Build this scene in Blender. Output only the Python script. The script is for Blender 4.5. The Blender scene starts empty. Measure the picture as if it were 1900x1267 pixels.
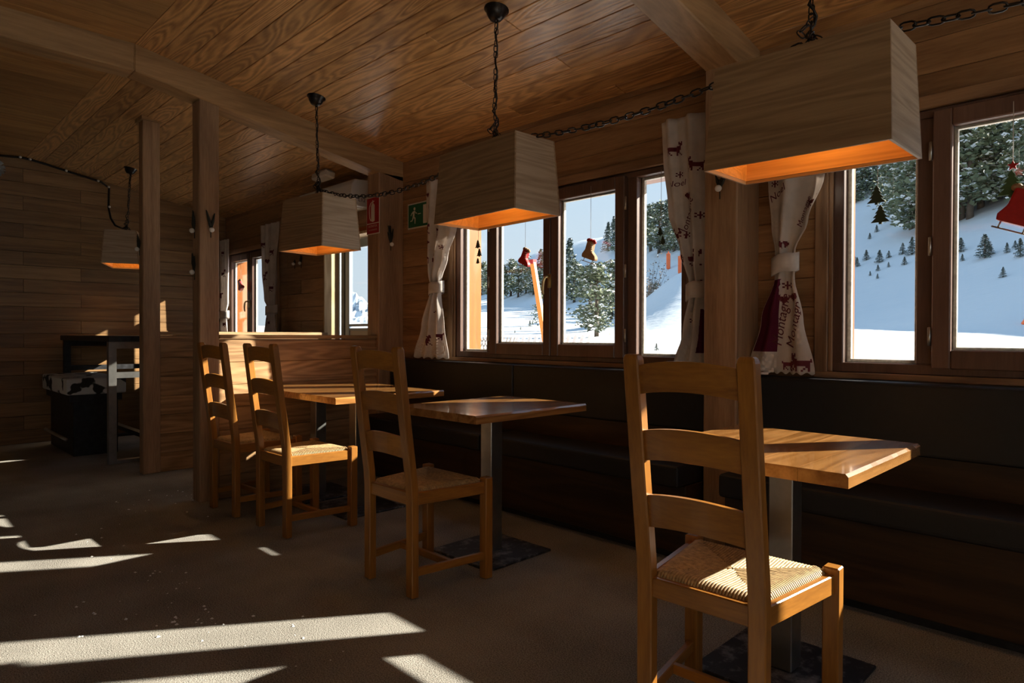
import bpy, bmesh, math, random
from mathutils import Vector, Matrix, noise as mnoise

random.seed(7)
S = bpy.context.scene
COL = S.collection

# ------------------------------------------------------------------ camera, sky, sun, exposure
FOCAL_PX, YAW, PITCH, ROLL, EYE = 1216.14, math.radians(45.03), math.radians(-0.54), math.radians(-0.169), 1.12
cam = bpy.data.cameras.new('camera'); cam.sensor_fit = 'HORIZONTAL'; cam.sensor_width = 36.0
cam.lens = 36.0 * FOCAL_PX / 1900.0; cam.clip_start = 0.02; cam.clip_end = 2000
co = bpy.data.objects.new('camera', cam); COL.objects.link(co)
fwd = Vector((-math.sin(YAW) * math.cos(PITCH), math.cos(YAW) * math.cos(PITCH), math.sin(PITCH)))
rt = Vector((math.cos(YAW), math.sin(YAW), 0)); dn = fwd.cross(rt)
rt2 = math.cos(ROLL) * rt + math.sin(ROLL) * dn; dn2 = fwd.cross(rt2)
co.matrix_world = Matrix(((rt2.x, -dn2.x, -fwd.x, 0), (rt2.y, -dn2.y, -fwd.y, 0), (rt2.z, -dn2.z, -fwd.z, EYE), (0, 0, 0, 1)))
S.camera = co

world = bpy.data.worlds.new('sky'); S.world = world; world.use_nodes = True
wn = world.node_tree; wn.nodes.clear()
w_out = wn.nodes.new('ShaderNodeOutputWorld'); w_bg = wn.nodes.new('ShaderNodeBackground')
w_tc = wn.nodes.new('ShaderNodeTexCoord'); w_sep = wn.nodes.new('ShaderNodeSeparateXYZ'); w_rmp = wn.nodes.new('ShaderNodeValToRGB')
wn.links.new(w_tc.outputs['Generated'], w_sep.inputs[0]); wn.links.new(w_sep.outputs['Z'], w_rmp.inputs[0])
els = w_rmp.color_ramp.elements
els[0].position = 0.0; els[0].color = (.49, .55, .60, 1)
els[1].position = 1.0; els[1].color = (.19, .36, .60, 1)
e = els.new(.12); e.color = (.46, .54, .62, 1)
e = els.new(.30); e.color = (.40, .53, .67, 1)
wn.links.new(w_rmp.outputs[0], w_bg.inputs[0]); wn.links.new(w_bg.outputs[0], w_out.inputs[0])
w_bg.inputs[1].default_value = 0.98

sun = bpy.data.lights.new('sun', 'SUN'); sun.energy = 12.8; sun.angle = math.radians(.6); sun.color = (1, .92, .79)
so = bpy.data.objects.new('sun', sun); COL.objects.link(so)
SUN = Vector((-.665, -1.0, -.585)).normalized()
so.rotation_euler = (-SUN).to_track_quat('Z', 'Y').to_euler(); so.location = (6, 12, 9)

S.view_settings.view_transform = 'Standard'; S.view_settings.look = 'None'
S.view_settings.exposure = 0.70; S.view_settings.gamma = 1.0; S.view_settings.use_curve_mapping = False

# ------------------------------------------------------------------ helpers
def tag(o, label=None, cat=None, group=None, kind=None):
    if label: o['label'] = label
    if cat: o['category'] = cat
    if group: o['group'] = group
    if kind: o['kind'] = kind
    return o

def empty(name, loc=(0, 0, 0), rz=0, label=None, cat=None, group=None, kind=None):
    o = bpy.data.objects.new(name, None); COL.objects.link(o)
    o.location = loc; o.rotation_euler = (0, 0, rz); o.empty_display_size = .1
    return tag(o, label, cat, group, kind)

def link(name, mesh, mat=None, parent=None, loc=(0, 0, 0), rot=(0, 0, 0)):
    o = bpy.data.objects.new(name, mesh); COL.objects.link(o)
    if mat is not None and len(mesh.materials) == 0: mesh.materials.append(mat)
    if parent: o.parent = parent
    o.location = loc; o.rotation_euler = rot
    return o

class MB:
    """collects geometry, then becomes one mesh"""
    def __init__(s): s.v = []; s.f = []; s.sm = []
    def add(s, vs, fs, smooth=False):
        b = len(s.v); s.v += [tuple(v) for v in vs]
        for f in fs: s.f.append(tuple(b + i for i in f)); s.sm.append(smooth)
    def box(s, x0, x1, y0, y1, z0, z1):
        s.add([(x0,y0,z0),(x1,y0,z0),(x1,y1,z0),(x0,y1,z0),(x0,y0,z1),(x1,y0,z1),(x1,y1,z1),(x0,y1,z1)],
              [(0,3,2,1),(4,5,6,7),(0,1,5,4),(1,2,6,5),(2,3,7,6),(3,0,4,7)])
        return s
    def hexa(s, p): # 8 points, bottom 4 ccw, top 4
        s.add(p, [(0,3,2,1),(4,5,6,7),(0,1,5,4),(1,2,6,5),(2,3,7,6),(3,0,4,7)]); return s
    def tube(s, path, r, n=6, closed=False, cap=True):
        path = [Vector(p) for p in path]; m = len(path); rings = []
        rr = r if isinstance(r, (list, tuple)) else [r] * m
        prev = None
        for i in range(m):
            if closed: t = path[(i+1) % m] - path[i-1]
            else: t = path[min(i+1, m-1)] - path[max(i-1, 0)]
            t.normalize()
            if prev is None:
                a = Vector((0,0,1)) if abs(t.z) < .9 else Vector((1,0,0))
                nrm = t.cross(a).normalized()
            else: nrm = (prev - t * prev.dot(t)).normalized()
            prev = nrm; bi = t.cross(nrm)
            rings.append([path[i] + rr[i] * (math.cos(2*math.pi*k/n) * nrm + math.sin(2*math.pi*k/n) * bi) for k in range(n)])
        vs = [p for rg in rings for p in rg]; fs = []
        for i in range(m if closed else m-1):
            j = (i+1) % m
            for k in range(n): fs.append((i*n+k, i*n+(k+1) % n, j*n+(k+1) % n, j*n+k))
        if not closed and cap: fs += [tuple(range(n-1, -1, -1)), tuple((m-1)*n+k for k in range(n))]
        s.add(vs, fs, True); return s
    def lathe(s, prof, n=20, o=(0,0,0)):
        vs = []; fs = []
        for r, z in prof:
            for k in range(n): vs.append((o[0]+r*math.cos(2*math.pi*k/n), o[1]+r*math.sin(2*math.pi*k/n), o[2]+z))
        for i in range(len(prof)-1):
            for k in range(n): fs.append((i*n+k, i*n+(k+1) % n, (i+1)*n+(k+1) % n, (i+1)*n+k))
        s.add(vs, fs, True); return s
    def prism(s, pts, y0, y1, smooth=False): # outline in x,z, depth in y
        n = len(pts)
        vs = [(p[0], y0, p[1]) for p in pts] + [(p[0], y1, p[1]) for p in pts]
        fs = [tuple(range(n)), tuple(range(2*n-1, n-1, -1))] + [((k+1) % n, k, n+k, n+(k+1) % n) for k in range(n)]
        s.add(vs, fs, smooth); return s
    def sphere(s, c, r, n=12, m=8):
        prof = [(max(1e-4, r*math.sin(math.pi*i/m)), -r*math.cos(math.pi*i/m)) for i in range(m+1)]
        return s.lathe(prof, n, c)
    def mesh(s, name, fix=False, bevel=0, seg=1):
        me = bpy.data.meshes.new(name); me.from_pydata(s.v, [], s.f); me.update()
        me.polygons.foreach_set('use_smooth', s.sm)
        if fix or bevel:
            bm = bmesh.new(); bm.from_mesh(me)
            bmesh.ops.recalc_face_normals(bm, faces=bm.faces)
            if bevel: bmesh.ops.bevel(bm, geom=list(bm.edges), offset=bevel, segments=seg, affect='EDGES', profile=.6)
            bm.to_mesh(me); bm.free()
        return me
    def build(s, name, mat, parent=None, fix=False, bevel=0, loc=(0,0,0), rot=(0,0,0), seg=1):
        return link(name, s.mesh(name, fix, bevel, seg), mat, parent, loc, rot)

_cache = {}
def board_mesh(sx, sy, sz, bev, mat):
    k = (round(sx,3), round(sy,3), round(sz,3), bev, mat.name)
    if k not in _cache:
        me = MB().box(-sx/2, sx/2, -sy/2, sy/2, -sz/2, sz/2).mesh('board', bevel=bev)
        me.materials.append(mat); _cache[k] = me
    return _cache[k]
def board(name, x0, x1, y0, y1, z0, z1, mat, parent=None, bev=.003, rot=(0,0,0)):
    return link(name, board_mesh(x1-x0, y1-y0, z1-z0, bev, mat), None, parent, ((x0+x1)/2, (y0+y1)/2, (z0+z1)/2), rot)

def copy_tree(o, parent=None):
    c = o.copy(); COL.objects.link(c); c.parent = parent
    for ch in list(o.children): copy_tree(ch, c)
    return c

def text_mesh(body, size, align='CENTER'):
    cu = bpy.data.curves.new('t', 'FONT'); cu.body = body; cu.size = size; cu.align_x = align; cu.align_y = 'CENTER'; cu.resolution_u = 3
    o = bpy.data.objects.new('t', cu); COL.objects.link(o)
    dg = bpy.context.evaluated_depsgraph_get()
    me = bpy.data.meshes.new_from_object(o.evaluated_get(dg))
    v = [tuple(p.co) for p in me.vertices]; f = [tuple(p.vertices) for p in me.polygons]
    bpy.data.objects.remove(o); bpy.data.curves.remove(cu); bpy.data.meshes.remove(me)
    return v, f

# ------------------------------------------------------------------ materials
def new_mat(name):
    m = bpy.data.materials.new(name); m.use_nodes = True
    nt = m.node_tree; b = nt.nodes['Principled BSDF']
    return m, nt, b
def N(nt, t, **kw):
    n = nt.nodes.new(t)
    for k, v in kw.items(): setattr(n, k, v)
    return n
def math_n(nt, op, a, b=None):
    n = N(nt, 'ShaderNodeMath', operation=op)
    for i, x in enumerate((a, b)):
        if x is None: continue
        if isinstance(x, (int, float)): n.inputs[i].default_value = x
        else: nt.links.new(x, n.inputs[i])
    return n.outputs[0]

def plain(name, col, rough=.5, metal=0, spec=.5, coat=0, emit=None, es=0, var=0, nscale=40, bump=0):
    m, nt, b = new_mat(name)
    b.inputs['Base Color'].default_value = (*col, 1); b.inputs['Roughness'].default_value = rough
    b.inputs['Metallic'].default_value = metal; b.inputs['Specular IOR Level'].default_value = spec
    b.inputs['Coat Weight'].default_value = coat
    if emit: b.inputs['Emission Color'].default_value = (*emit, 1); b.inputs['Emission Strength'].default_value = es
    if var or bump:
        tc = N(nt, 'ShaderNodeTexCoord'); nz = N(nt, 'ShaderNodeTexNoise'); nz.inputs['Scale'].default_value = nscale; nz.inputs['Detail'].default_value = 4
        nt.links.new(tc.outputs['Object'], nz.inputs['Vector'])
        if var:
            r = N(nt, 'ShaderNodeValToRGB'); r.color_ramp.elements[0].position = .3; r.color_ramp.elements[1].position = .7
            r.color_ramp.elements[0].color = (*[c*(1-var) for c in col], 1); r.color_ramp.elements[1].color = (*[min(1, c*(1+var)) for c in col], 1)
            nt.links.new(nz.outputs['Fac'], r.inputs[0]); nt.links.new(r.outputs[0], b.inputs['Base Color'])
        if bump:
            bp = N(nt, 'ShaderNodeBump'); bp.inputs['Strength'].default_value = bump; bp.inputs['Distance'].default_value = .01
            nt.links.new(nz.outputs['Fac'], bp.inputs['Height']); nt.links.new(bp.outputs[0], b.inputs['Normal'])
    return m

def wood(name, dark, light, axis='X', scale=1.0, rings=26, rough=.45, coat=0., bump=.15, contrast=1.0, stretch=.09, rand=.16, spec=.4, coat_rough=.18):
    """grain runs along `axis`; contour lines of a stretched noise give the cathedral figure"""
    m, nt, b = new_mat(name); L = nt.links.new
    tc = N(nt, 'ShaderNodeTexCoord'); oi = N(nt, 'ShaderNodeObjectInfo')
    off = N(nt, 'ShaderNodeVectorMath', operation='SCALE'); off.inputs[0].default_value = (37.3, 51.7, 23.9); L(oi.outputs['Random'], off.inputs['Scale'])
    ad = N(nt, 'ShaderNodeVectorMath', operation='ADD'); L(tc.outputs['Object'], ad.inputs[0]); L(off.outputs[0], ad.inputs[1])
    mp = N(nt, 'ShaderNodeMapping'); sc = [scale]*3; sc['XYZ'.index(axis)] = scale*stretch; mp.inputs['Scale'].default_value = sc
    L(ad.outputs[0], mp.inputs['Vector'])
    n1 = N(nt, 'ShaderNodeTexNoise'); n1.inputs['Scale'].default_value = 6.5; n1.inputs['Detail'].default_value = 1.5; n1.inputs['Roughness'].default_value = .45
    n1.inputs['Distortion'].default_value = .35
    L(mp.outputs[0], n1.inputs['Vector'])
    sn = math_n(nt, 'SINE', math_n(nt, 'MULTIPLY', n1.outputs['Fac'], rings*2.2))
    ring = math_n(nt, 'MULTIPLY', math_n(nt, 'ADD', sn, 1.0), .5)
    n2 = N(nt, 'ShaderNodeTexNoise'); n2.inputs['Scale'].default_value = 85; n2.inputs['Detail'].default_value = 3; L(mp.outputs[0], n2.inputs['Vector'])
    n3 = N(nt, 'ShaderNodeTexNoise'); n3.inputs['Scale'].default_value = 2.2; n3.inputs['Detail'].default_value = 2; L(mp.outputs[0], n3.inputs['Vector'])
    fac = math_n(nt, 'ADD', math_n(nt, 'MULTIPLY', ring, .42*contrast), math_n(nt, 'MULTIPLY', n2.outputs['Fac'], .55))
    fac = math_n(nt, 'ADD', fac, math_n(nt, 'MULTIPLY', math_n(nt, 'SUBTRACT', n3.outputs['Fac'], .5), .5))
    r = N(nt, 'ShaderNodeValToRGB'); r.color_ramp.elements[0].position = .12; r.color_ramp.elements[1].position = .82
    r.color_ramp.elements[0].color = (*dark, 1); r.color_ramp.elements[1].color = (*light, 1)
    L(fac, r.inputs[0])
    hs = N(nt, 'ShaderNodeHueSaturation')
    val = math_n(nt, 'ADD', math_n(nt, 'MULTIPLY', oi.outputs['Random'], rand*2), 1-rand)
    L(val, hs.inputs['Value']); L(r.outputs[0], hs.inputs['Color']); L(hs.outputs[0], b.inputs['Base Color'])
    b.inputs['Roughness'].default_value = rough; b.inputs['Specular IOR Level'].default_value = spec
    b.inputs['Coat Weight'].default_value = coat; b.inputs['Coat Roughness'].default_value = coat_rough
    if bump:
        bp = N(nt, 'ShaderNodeBump'); bp.inputs['Strength'].default_value = bump; bp.inputs['Distance'].default_value = .004
        L(fac, bp.inputs['Height']); L(bp.outputs[0], b.inputs['Normal'])
    return m

M = {}
M['ceil_x'] = wood('ceiling wood, grain lengthwise', (.28,.13,.043), (.80,.45,.18), 'X', 1.0, 46, .30, 0, .25, .85, .13, .16, .7)
M['ceil_y'] = wood('ceiling wood, grain across', (.30,.145,.047), (.66,.37,.14), 'Y', 1.0, 12, .42, 0, .12, .5)
M['beam_y'] = wood('beam wood', (.26,.145,.062), (.58,.35,.17), 'Y', .9, 14, .45, 0, .12, .6)
M['post_z'] = wood('post wood', (.23,.13,.070), (.54,.335,.19), 'Z', 1.2, 10, .5, 0, .2, .45)
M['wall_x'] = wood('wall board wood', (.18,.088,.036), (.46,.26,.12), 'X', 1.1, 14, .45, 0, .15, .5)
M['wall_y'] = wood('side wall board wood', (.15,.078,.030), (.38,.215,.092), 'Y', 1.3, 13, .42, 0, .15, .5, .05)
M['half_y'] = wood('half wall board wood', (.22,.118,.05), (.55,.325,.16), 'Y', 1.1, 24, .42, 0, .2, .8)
M['frame'] = wood('window frame wood', (.085,.045,.032), (.18,.10,.070), 'Z', 1.3, 8, .38, .1, .05, .5)
M['casing'] = wood('window casing wood', (.14,.075,.038), (.33,.19,.10), 'Z', 1.3, 14, .45, 0, .1)
M['casing_x'] = wood('window sill wood', (.14,.075,.038), (.33,.19,.10), 'X', 1.3, 14, .45, 0, .1)
M['outer'] = wood('varnished outer jamb wood', (.26,.070,.005), (.38,.125,.010), 'Z', 1, 10, .4, .2, .05, .5)
M['bead'] = plain('weathered glazing bead', (.62,.56,.48), .6, var=.25, nscale=60)
M['chair'] = wood('chair wood', (.22,.083,.014), (.47,.192,.030), 'Z', 1.6, 10, .36, .15, .05, .5, rand=.05)
M['chair_x'] = wood('chair slat wood', (.22,.083,.014), (.47,.192,.030), 'X', 1.6, 10, .36, .15, .05, .5, rand=.05)
M['chair_y'] = wood('chair rail wood', (.22,.083,.014), (.47,.192,.030), 'Y', 1.6, 10, .36, .15, .05, .5, rand=.05)
M['table'] = wood('table top wood', (.22,.088,.020), (.50,.235,.072), 'Y', 1.5, 16, .24, .85, .08, .9, rand=.12, coat_rough=.07)
M['table_x'] = wood('long table top wood', (.22,.088,.020), (.50,.235,.072), 'Y', 1.5, 16, .24, .85, .08, .9, rand=.12, coat_rough=.07)
M['shade_x'] = wood('shaded lamp side veneer', (.19,.112,.054), (.37,.235,.125), 'X', 1.8, 30, .55, 0, .2, .8, .05, .05)  # long sides toned darker than the ends, their shade in the colour
M['shade_y'] = wood('lit lamp ends veneer', (.27,.185,.115), (.48,.36,.25), 'Y', 1.8, 30, .55, 0, .2, .8, .05, .05)  # same veneer toned lighter, the light on the ends painted in
M['glow_liner'] = wood('glow coloured lamp lining', (.55,.30,.10), (.80,.48,.18), 'X', 1.8, 20, .5, 0, .1, .7, .05, .05)  # lining added to brighten the shade inside, bulb glow in its colour
M['bench_w'] = wood('bench wood', (.018,.008,.003), (.055,.025,.009), 'X', 1.1, 18, .5, 0, .15)
M['leather'] = plain('black upholstery', (.0045,.005,.007), .5, var=.3, nscale=30, bump=.05)
M['cushion'] = plain('charcoal seat cushion', (.008,.0075,.0085), .6, var=.2, nscale=50, bump=.05)
M['steel'] = plain('brushed steel', (.42,.41,.39), .34, 1, var=.12, nscale=18)
M['black_metal'] = plain('scuffed black metal', (.022,.022,.025), .45, .3, var=.6, nscale=22)
M['chain'] = plain('dark chain metal', (.045,.040,.038), .32, .9)
M['plate'] = None
M['brass'] = plain('brass', (.62,.50,.26), .28, 1)
M['white'] = plain('white plastic', (.62,.60,.58), .4)
M['ball'] = plain('white bauble', (.80,.78,.75), .35)
M['twig'] = plain('dark twig', (.02,.022,.014), .8)
M['red'] = plain('red paint', (.42,.012,.012), .45, var=.15)
M['sign_red'] = plain('sign red', (.33,.008,.010), .4)
M['sign_green'] = plain('sign green', (.008,.11,.045), .4)
M['sign_white'] = plain('sign white', (.62,.58,.52), .45)
M['felt_green'] = plain('green felt', (.05,.10,.03), .85, var=.2)
M['felt_dark'] = plain('dark green wood', (.03,.045,.018), .8)
M['tan'] = plain('tan suede', (.36,.21,.11), .8, var=.2)
M['snowy'] = plain('snow', (.86,.87,.88), .6, spec=.3)
M['needle'] = plain('hazy needles', (.13,.155,.085), .75, var=.45, nscale=1.3)  # green lightened, air haze put into the colour
M['needle_d'] = plain('dark hazy needles', (.075,.105,.082), .75, var=.4, nscale=1.3)  # darker kind, haze likewise mixed into its colour
M['bark'] = plain('bark', (.10,.075,.055), .9, var=.3, nscale=8)
M['brush'] = plain('bare brush', (.20,.165,.14), .9, var=.3, nscale=3)
M['orange'] = plain('orange padding', (.85,.16,.045), .6, var=.1)
M['pole'] = plain('pole and reflection orange', (.85,.30,.05), .5)
M['white_bar'] = plain('even white', (.85,.84,.82), .6)
M['lattice'] = plain('grey lattice', (.35,.38,.40), .6)
M['alu'] = plain('blue grey aluminium', (.42,.50,.58), .4, .2)
M['dark_frame'] = plain('dark door frame', (.03,.035,.05), .5)
M['beige'] = plain('beige panel', (.68,.62,.54), .6)
M['jamb'] = wood('pale door jamb wood', (.42,.27,.13), (.66,.47,.27), 'Z', 1.2, 14, .5, 0, .08)
M['rush'] = plain('rush cord', (.40,.27,.13), .62, var=.35, nscale=70)
M['tinsel'] = plain('silver tinsel', (.6,.62,.64), .3, .7)
M['plaster'] = plain('cream plaster', (.78,.69,.56), .8)
M['bulb'] = plain('lit bulb', (1,.6,.2), .5, emit=(1, .50, .11), es=30)

def carpet():
    m, nt, b = new_mat('carpet'); L = nt.links.new
    tc = N(nt, 'ShaderNodeTexCoord')
    a = N(nt, 'ShaderNodeTexNoise'); a.inputs['Scale'].default_value = 210; a.inputs['Detail'].default_value = 2; L(tc.outputs['Object'], a.inputs['Vector'])
    c = N(nt, 'ShaderNodeTexNoise'); c.inputs['Scale'].default_value = 2.3; c.inputs['Detail'].default_value = 5; L(tc.outputs['Object'], c.inputs['Vector'])
    f = math_n(nt, 'ADD', math_n(nt, 'MULTIPLY', a.outputs['Fac'], .72), math_n(nt, 'MULTIPLY', c.outputs['Fac'], .28))
    r = N(nt, 'ShaderNodeValToRGB'); r.color_ramp.elements[0].position = .34; r.color_ramp.elements[1].position = .66
    r.color_ramp.elements[0].color = (.110,.097,.083, 1); r.color_ramp.elements[1].color = (.46,.428,.378, 1)
    L(f, r.inputs[0]); L(r.outputs[0], b.inputs['Base Color'])
    b.inputs['Roughness'].default_value = 1.0; b.inputs['Specular IOR Level'].default_value = .05
    bp = N(nt, 'ShaderNodeBump'); bp.inputs['Strength'].default_value = .7; bp.inputs['Distance'].default_value = .004
    L(a.outputs['Fac'], bp.inputs['Height']); L(bp.outputs[0], b.inputs['Normal'])
    return m
M['carpet'] = carpet()

def scuffed():
    m, nt, b = new_mat('scuffed base plate'); L = nt.links.new
    tc = N(nt, 'ShaderNodeTexCoord'); a = N(nt, 'ShaderNodeTexNoise'); a.inputs['Scale'].default_value = 14; a.inputs['Detail'].default_value = 8; a.inputs['Roughness'].default_value = .72
    L(tc.outputs['Object'], a.inputs['Vector'])
    r = N(nt, 'ShaderNodeValToRGB'); r.color_ramp.elements[0].position = .5; r.color_ramp.elements[1].position = .66
    r.color_ramp.elements[0].color = (.012,.012,.015, 1); r.color_ramp.elements[1].color = (.22,.21,.22, 1)
    L(a.outputs['Fac'], r.inputs[0]); L(r.outputs[0], b.inputs['Base Color']); b.inputs['Roughness'].default_value = .5
    return m
M['plate'] = scuffed()

def glass():
    m = bpy.data.materials.new('window glass'); m.use_nodes = True; nt = m.node_tree; nt.nodes.clear(); L = nt.links.new
    o = N(nt, 'ShaderNodeOutputMaterial'); mx = N(nt, 'ShaderNodeMixShader'); t = N(nt, 'ShaderNodeBsdfTransparent'); g = N(nt, 'ShaderNodeBsdfGlossy')
    fr = N(nt, 'ShaderNodeLayerWeight'); fr.inputs['Blend'].default_value = .5
    refl = math_n(nt, 'ADD', math_n(nt, 'MULTIPLY', math_n(nt, 'POWER', fr.outputs['Facing'], 5.0), .9), .04)
    t.inputs['Color'].default_value = (.96,.975,.97, 1); g.inputs['Roughness'].default_value = .02
    L(refl, mx.inputs[0]); L(t.outputs[0], mx.inputs[1]); L(g.outputs[0], mx.inputs[2]); L(mx.outputs[0], o.inputs[0])
    return m
M['glass'] = glass()

def snow_ground():
    m, nt, b = new_mat('snow ground'); L = nt.links.new
    tc = N(nt, 'ShaderNodeTexCoord'); a = N(nt, 'ShaderNodeTexNoise'); a.inputs['Scale'].default_value = .55; a.inputs['Detail'].default_value = 6; L(tc.outputs['Object'], a.inputs['Vector'])
    b.inputs['Base Color'].default_value = (.66,.68,.70, 1); b.inputs['Roughness'].default_value = .8; b.inputs['Specular IOR Level'].default_value = .15
    bp = N(nt, 'ShaderNodeBump'); bp.inputs['Strength'].default_value = .35; bp.inputs['Distance'].default_value = .3
    L(a.outputs['Fac'], bp.inputs['Height']); L(bp.outputs[0], b.inputs['Normal'])
    return m
M['snow'] = snow_ground()

def rock():
    m, nt, b = new_mat('snowy rock'); L = nt.links.new
    tc = N(nt, 'ShaderNodeTexCoord'); a = N(nt, 'ShaderNodeTexNoise'); a.inputs['Scale'].default_value = .16; a.inputs['Detail'].default_value = 8; a.inputs['Roughness'].default_value = .7
    L(tc.outputs['Object'], a.inputs['Vector'])
    r = N(nt, 'ShaderNodeValToRGB'); r.color_ramp.elements[0].position = .44; r.color_ramp.elements[1].position = .54
    r.color_ramp.elements[0].color = (.20,.25,.31, 1); r.color_ramp.elements[1].color = (.80,.84,.88, 1)
    L(a.outputs['Fac'], r.inputs[0]); L(r.outputs[0], b.inputs['Base Color']); b.inputs['Roughness'].default_value = .9
    return m
M['rock'] = rock()

def linen(name, col):
    m, nt, b = new_mat(name); L = nt.links.new
    tc = N(nt, 'ShaderNodeTexCoord'); a = N(nt, 'ShaderNodeTexNoise'); a.inputs['Scale'].default_value = 9; a.inputs['Detail'].default_value = 5; L(tc.outputs['Object'], a.inputs['Vector'])
    w = N(nt, 'ShaderNodeTexNoise'); w.inputs['Scale'].default_value = 420; L(tc.outputs['Object'], w.inputs['Vector'])
    r = N(nt, 'ShaderNodeValToRGB'); r.color_ramp.elements[0].position = .4; r.color_ramp.elements[1].position = .62
    r.color_ramp.elements[0].color = (*[c*.82 for c in col], 1); r.color_ramp.elements[1].color = (*col, 1)
    L(a.outputs['Fac'], r.inputs[0]); L(r.outputs[0], b.inputs['Base Color'])
    b.inputs['Roughness'].default_value = .9; b.inputs['Specular IOR Level'].default_value = .1
    # thin cloth lets some daylight through
    tr = N(nt, 'ShaderNodeBsdfTranslucent'); L(r.outputs[0], tr.inputs['Color'])
    mx = N(nt, 'ShaderNodeMixShader'); mx.inputs[0].default_value = .30
    out = nt.nodes['Material Output']; L(b.outputs[0], mx.inputs[1]); L(tr.outputs[0], mx.inputs[2]); L(mx.outputs[0], out.inputs['Surface'])
    bp = N(nt, 'ShaderNodeBump'); bp.inputs['Strength'].default_value = .12; bp.inputs['Distance'].default_value = .002
    L(w.outputs['Fac'], bp.inputs['Height']); L(bp.outputs[0], b.inputs['Normal'])
    return m
M['linen'] = linen('printed linen', (.74,.67,.62))
M['print_red'] = plain('dark red print', (.11,.012,.020), .9)
M['print_grey'] = plain('pale print', (.62,.55,.50), .9)
M['maroon'] = linen('maroon linen', (.13,.018,.045))

def hide():
    m, nt, b = new_mat('cow hide'); L = nt.links.new
    tc = N(nt, 'ShaderNodeTexCoord'); a = N(nt, 'ShaderNodeTexNoise'); a.inputs['Scale'].default_value = 7; a.inputs['Detail'].default_value = 2; L(tc.outputs['Object'], a.inputs['Vector'])
    r = N(nt, 'ShaderNodeValToRGB'); r.color_ramp.elements[0].position = .40; r.color_ramp.elements[1].position = .43
    r.color_ramp.elements[0].color = (.03,.025,.02, 1); r.color_ramp.elements[1].color = (.66,.64,.62, 1)
    L(a.outputs['Fac'], r.inputs[0]); L(r.outputs[0], b.inputs['Base Color']); b.inputs['Roughness'].default_value = .9
    return m
M['hide'] = hide()

# ================================================================== the room
XF, XR, YB, YW = -8.25, 4.0, -3.6, 3.23         # far wall, right wall, back wall, window wall (inner faces)
SLOPE = .176; ANG = math.atan(SLOPE)
def zc(y): return 2.911 - SLOPE * (y - 1.219) if y > 1.219 else 2.911

fl = MB().box(XF-.2, XR+.2, YB-.2, YW+.24, -.12, 0).build('floor', M['carpet'])
tag(fl, 'grey beige loop carpet covering the whole floor', 'floor', kind='structure')

# --- ceiling: sloped bay of lengthwise boards, flat part of crosswise boards
cl = MB()
cl.hexa([(XF-.2,1.219,zc(0)+.022),(XR+.2,1.219,zc(0)+.022),(XR+.2,YW+.3,zc(YW+.3)+.022),(XF-.2,YW+.3,zc(YW+.3)+.022),
         (XF-.2,1.219,zc(0)+.15),(XR+.2,1.219,zc(0)+.15),(XR+.2,YW+.3,zc(YW+.3)+.15),(XF-.2,YW+.3,zc(YW+.3)+.15)])
cl.box(XF-.2, XR+.2, YB-.2, 1.219, zc(0)+.022, zc(0)+.15)
ceil = cl.build('ceiling', M['ceil_x']); tag(ceil, 'board clad ceiling sloping down to the windows', 'ceiling', kind='structure')
STEP = .1365
y = 1.219
row = 0
while y < YW:
    y2 = min(y + STEP, YW + .02); yc = (y+y2)/2; w = (y2-y)/math.cos(ANG) - .002
    cuts = [XF, -4.6, -1.555, 1.2, XR]
    if row % 3 == 1: cuts.append(-3.1 + .5*random.random())
    if row % 3 == 2: cuts.append(-2.6 + .5*random.random())
    if row % 2: cuts.append(-6.6 + .8*random.random())
    cuts.sort()
    for a, b2 in zip(cuts, cuts[1:]):
        o = link('ceiling_plank', board_mesh(b2-a-.0015, w, .022, .0035, M['ceil_x']), None, ceil, ((a+b2)/2, yc, zc(yc)+.011*math.cos(ANG)), (-ANG, 0, 0))
    y = y2; row += 1
x = XF
while x < XR:
    x2 = min(x + .19, XR)
    for a, b2 in ((YB, -1.1), (-1.1, 1.219)):
        board('ceiling_plank', x+.001, x2-.001, a+.001, b2-.001, zc(0), zc(0)+.022, M['ceil_y'], ceil, .002)
    x = x2

# --- window wall with its openings
WC = {1: -.125, 2: -2.85, 4: 2.60}               # centres of the four-light windows
W3 = -7.48
OPEN = [(c-1.0, c+1.0, .955, 2.085) for c in WC.values()] + [(W3-.64, W3+.64, .955, 2.085), (-5.85, -4.74, 0.0, 2.06)]
OPEN.sort()
def wall_cells(x0, x1, z0, z1):
    out = []; x = x0
    for a, b2, c, d in OPEN:
        if a > x: out.append((x, a, z0, z1))
        if c > z0: out.append((a, b2, z0, c))
        out.append((a, b2, d, z1)); x = b2
    out.append((x, x1, z0, z1)); return out
ww = MB()
for a, b2, c, d in wall_cells(XF-.2, XR+.2, -.1, 2.72): ww.box(a, b2, YW+.022, YW+.22, c, d)
wall = ww.build('wall_window', M['outer']); tag(wall, 'board clad wall holding the row of windows', 'wall', kind='structure')
rows = [(-.0, .14)]
z = .0
zs = [0, .14, .28, .42, .56, .70, .84, .98, 1.12, 1.26, 1.40, 1.54, 1.68, 1.82, 1.96, 2.10, 2.24, 2.383, 2.525, 2.62]
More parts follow.
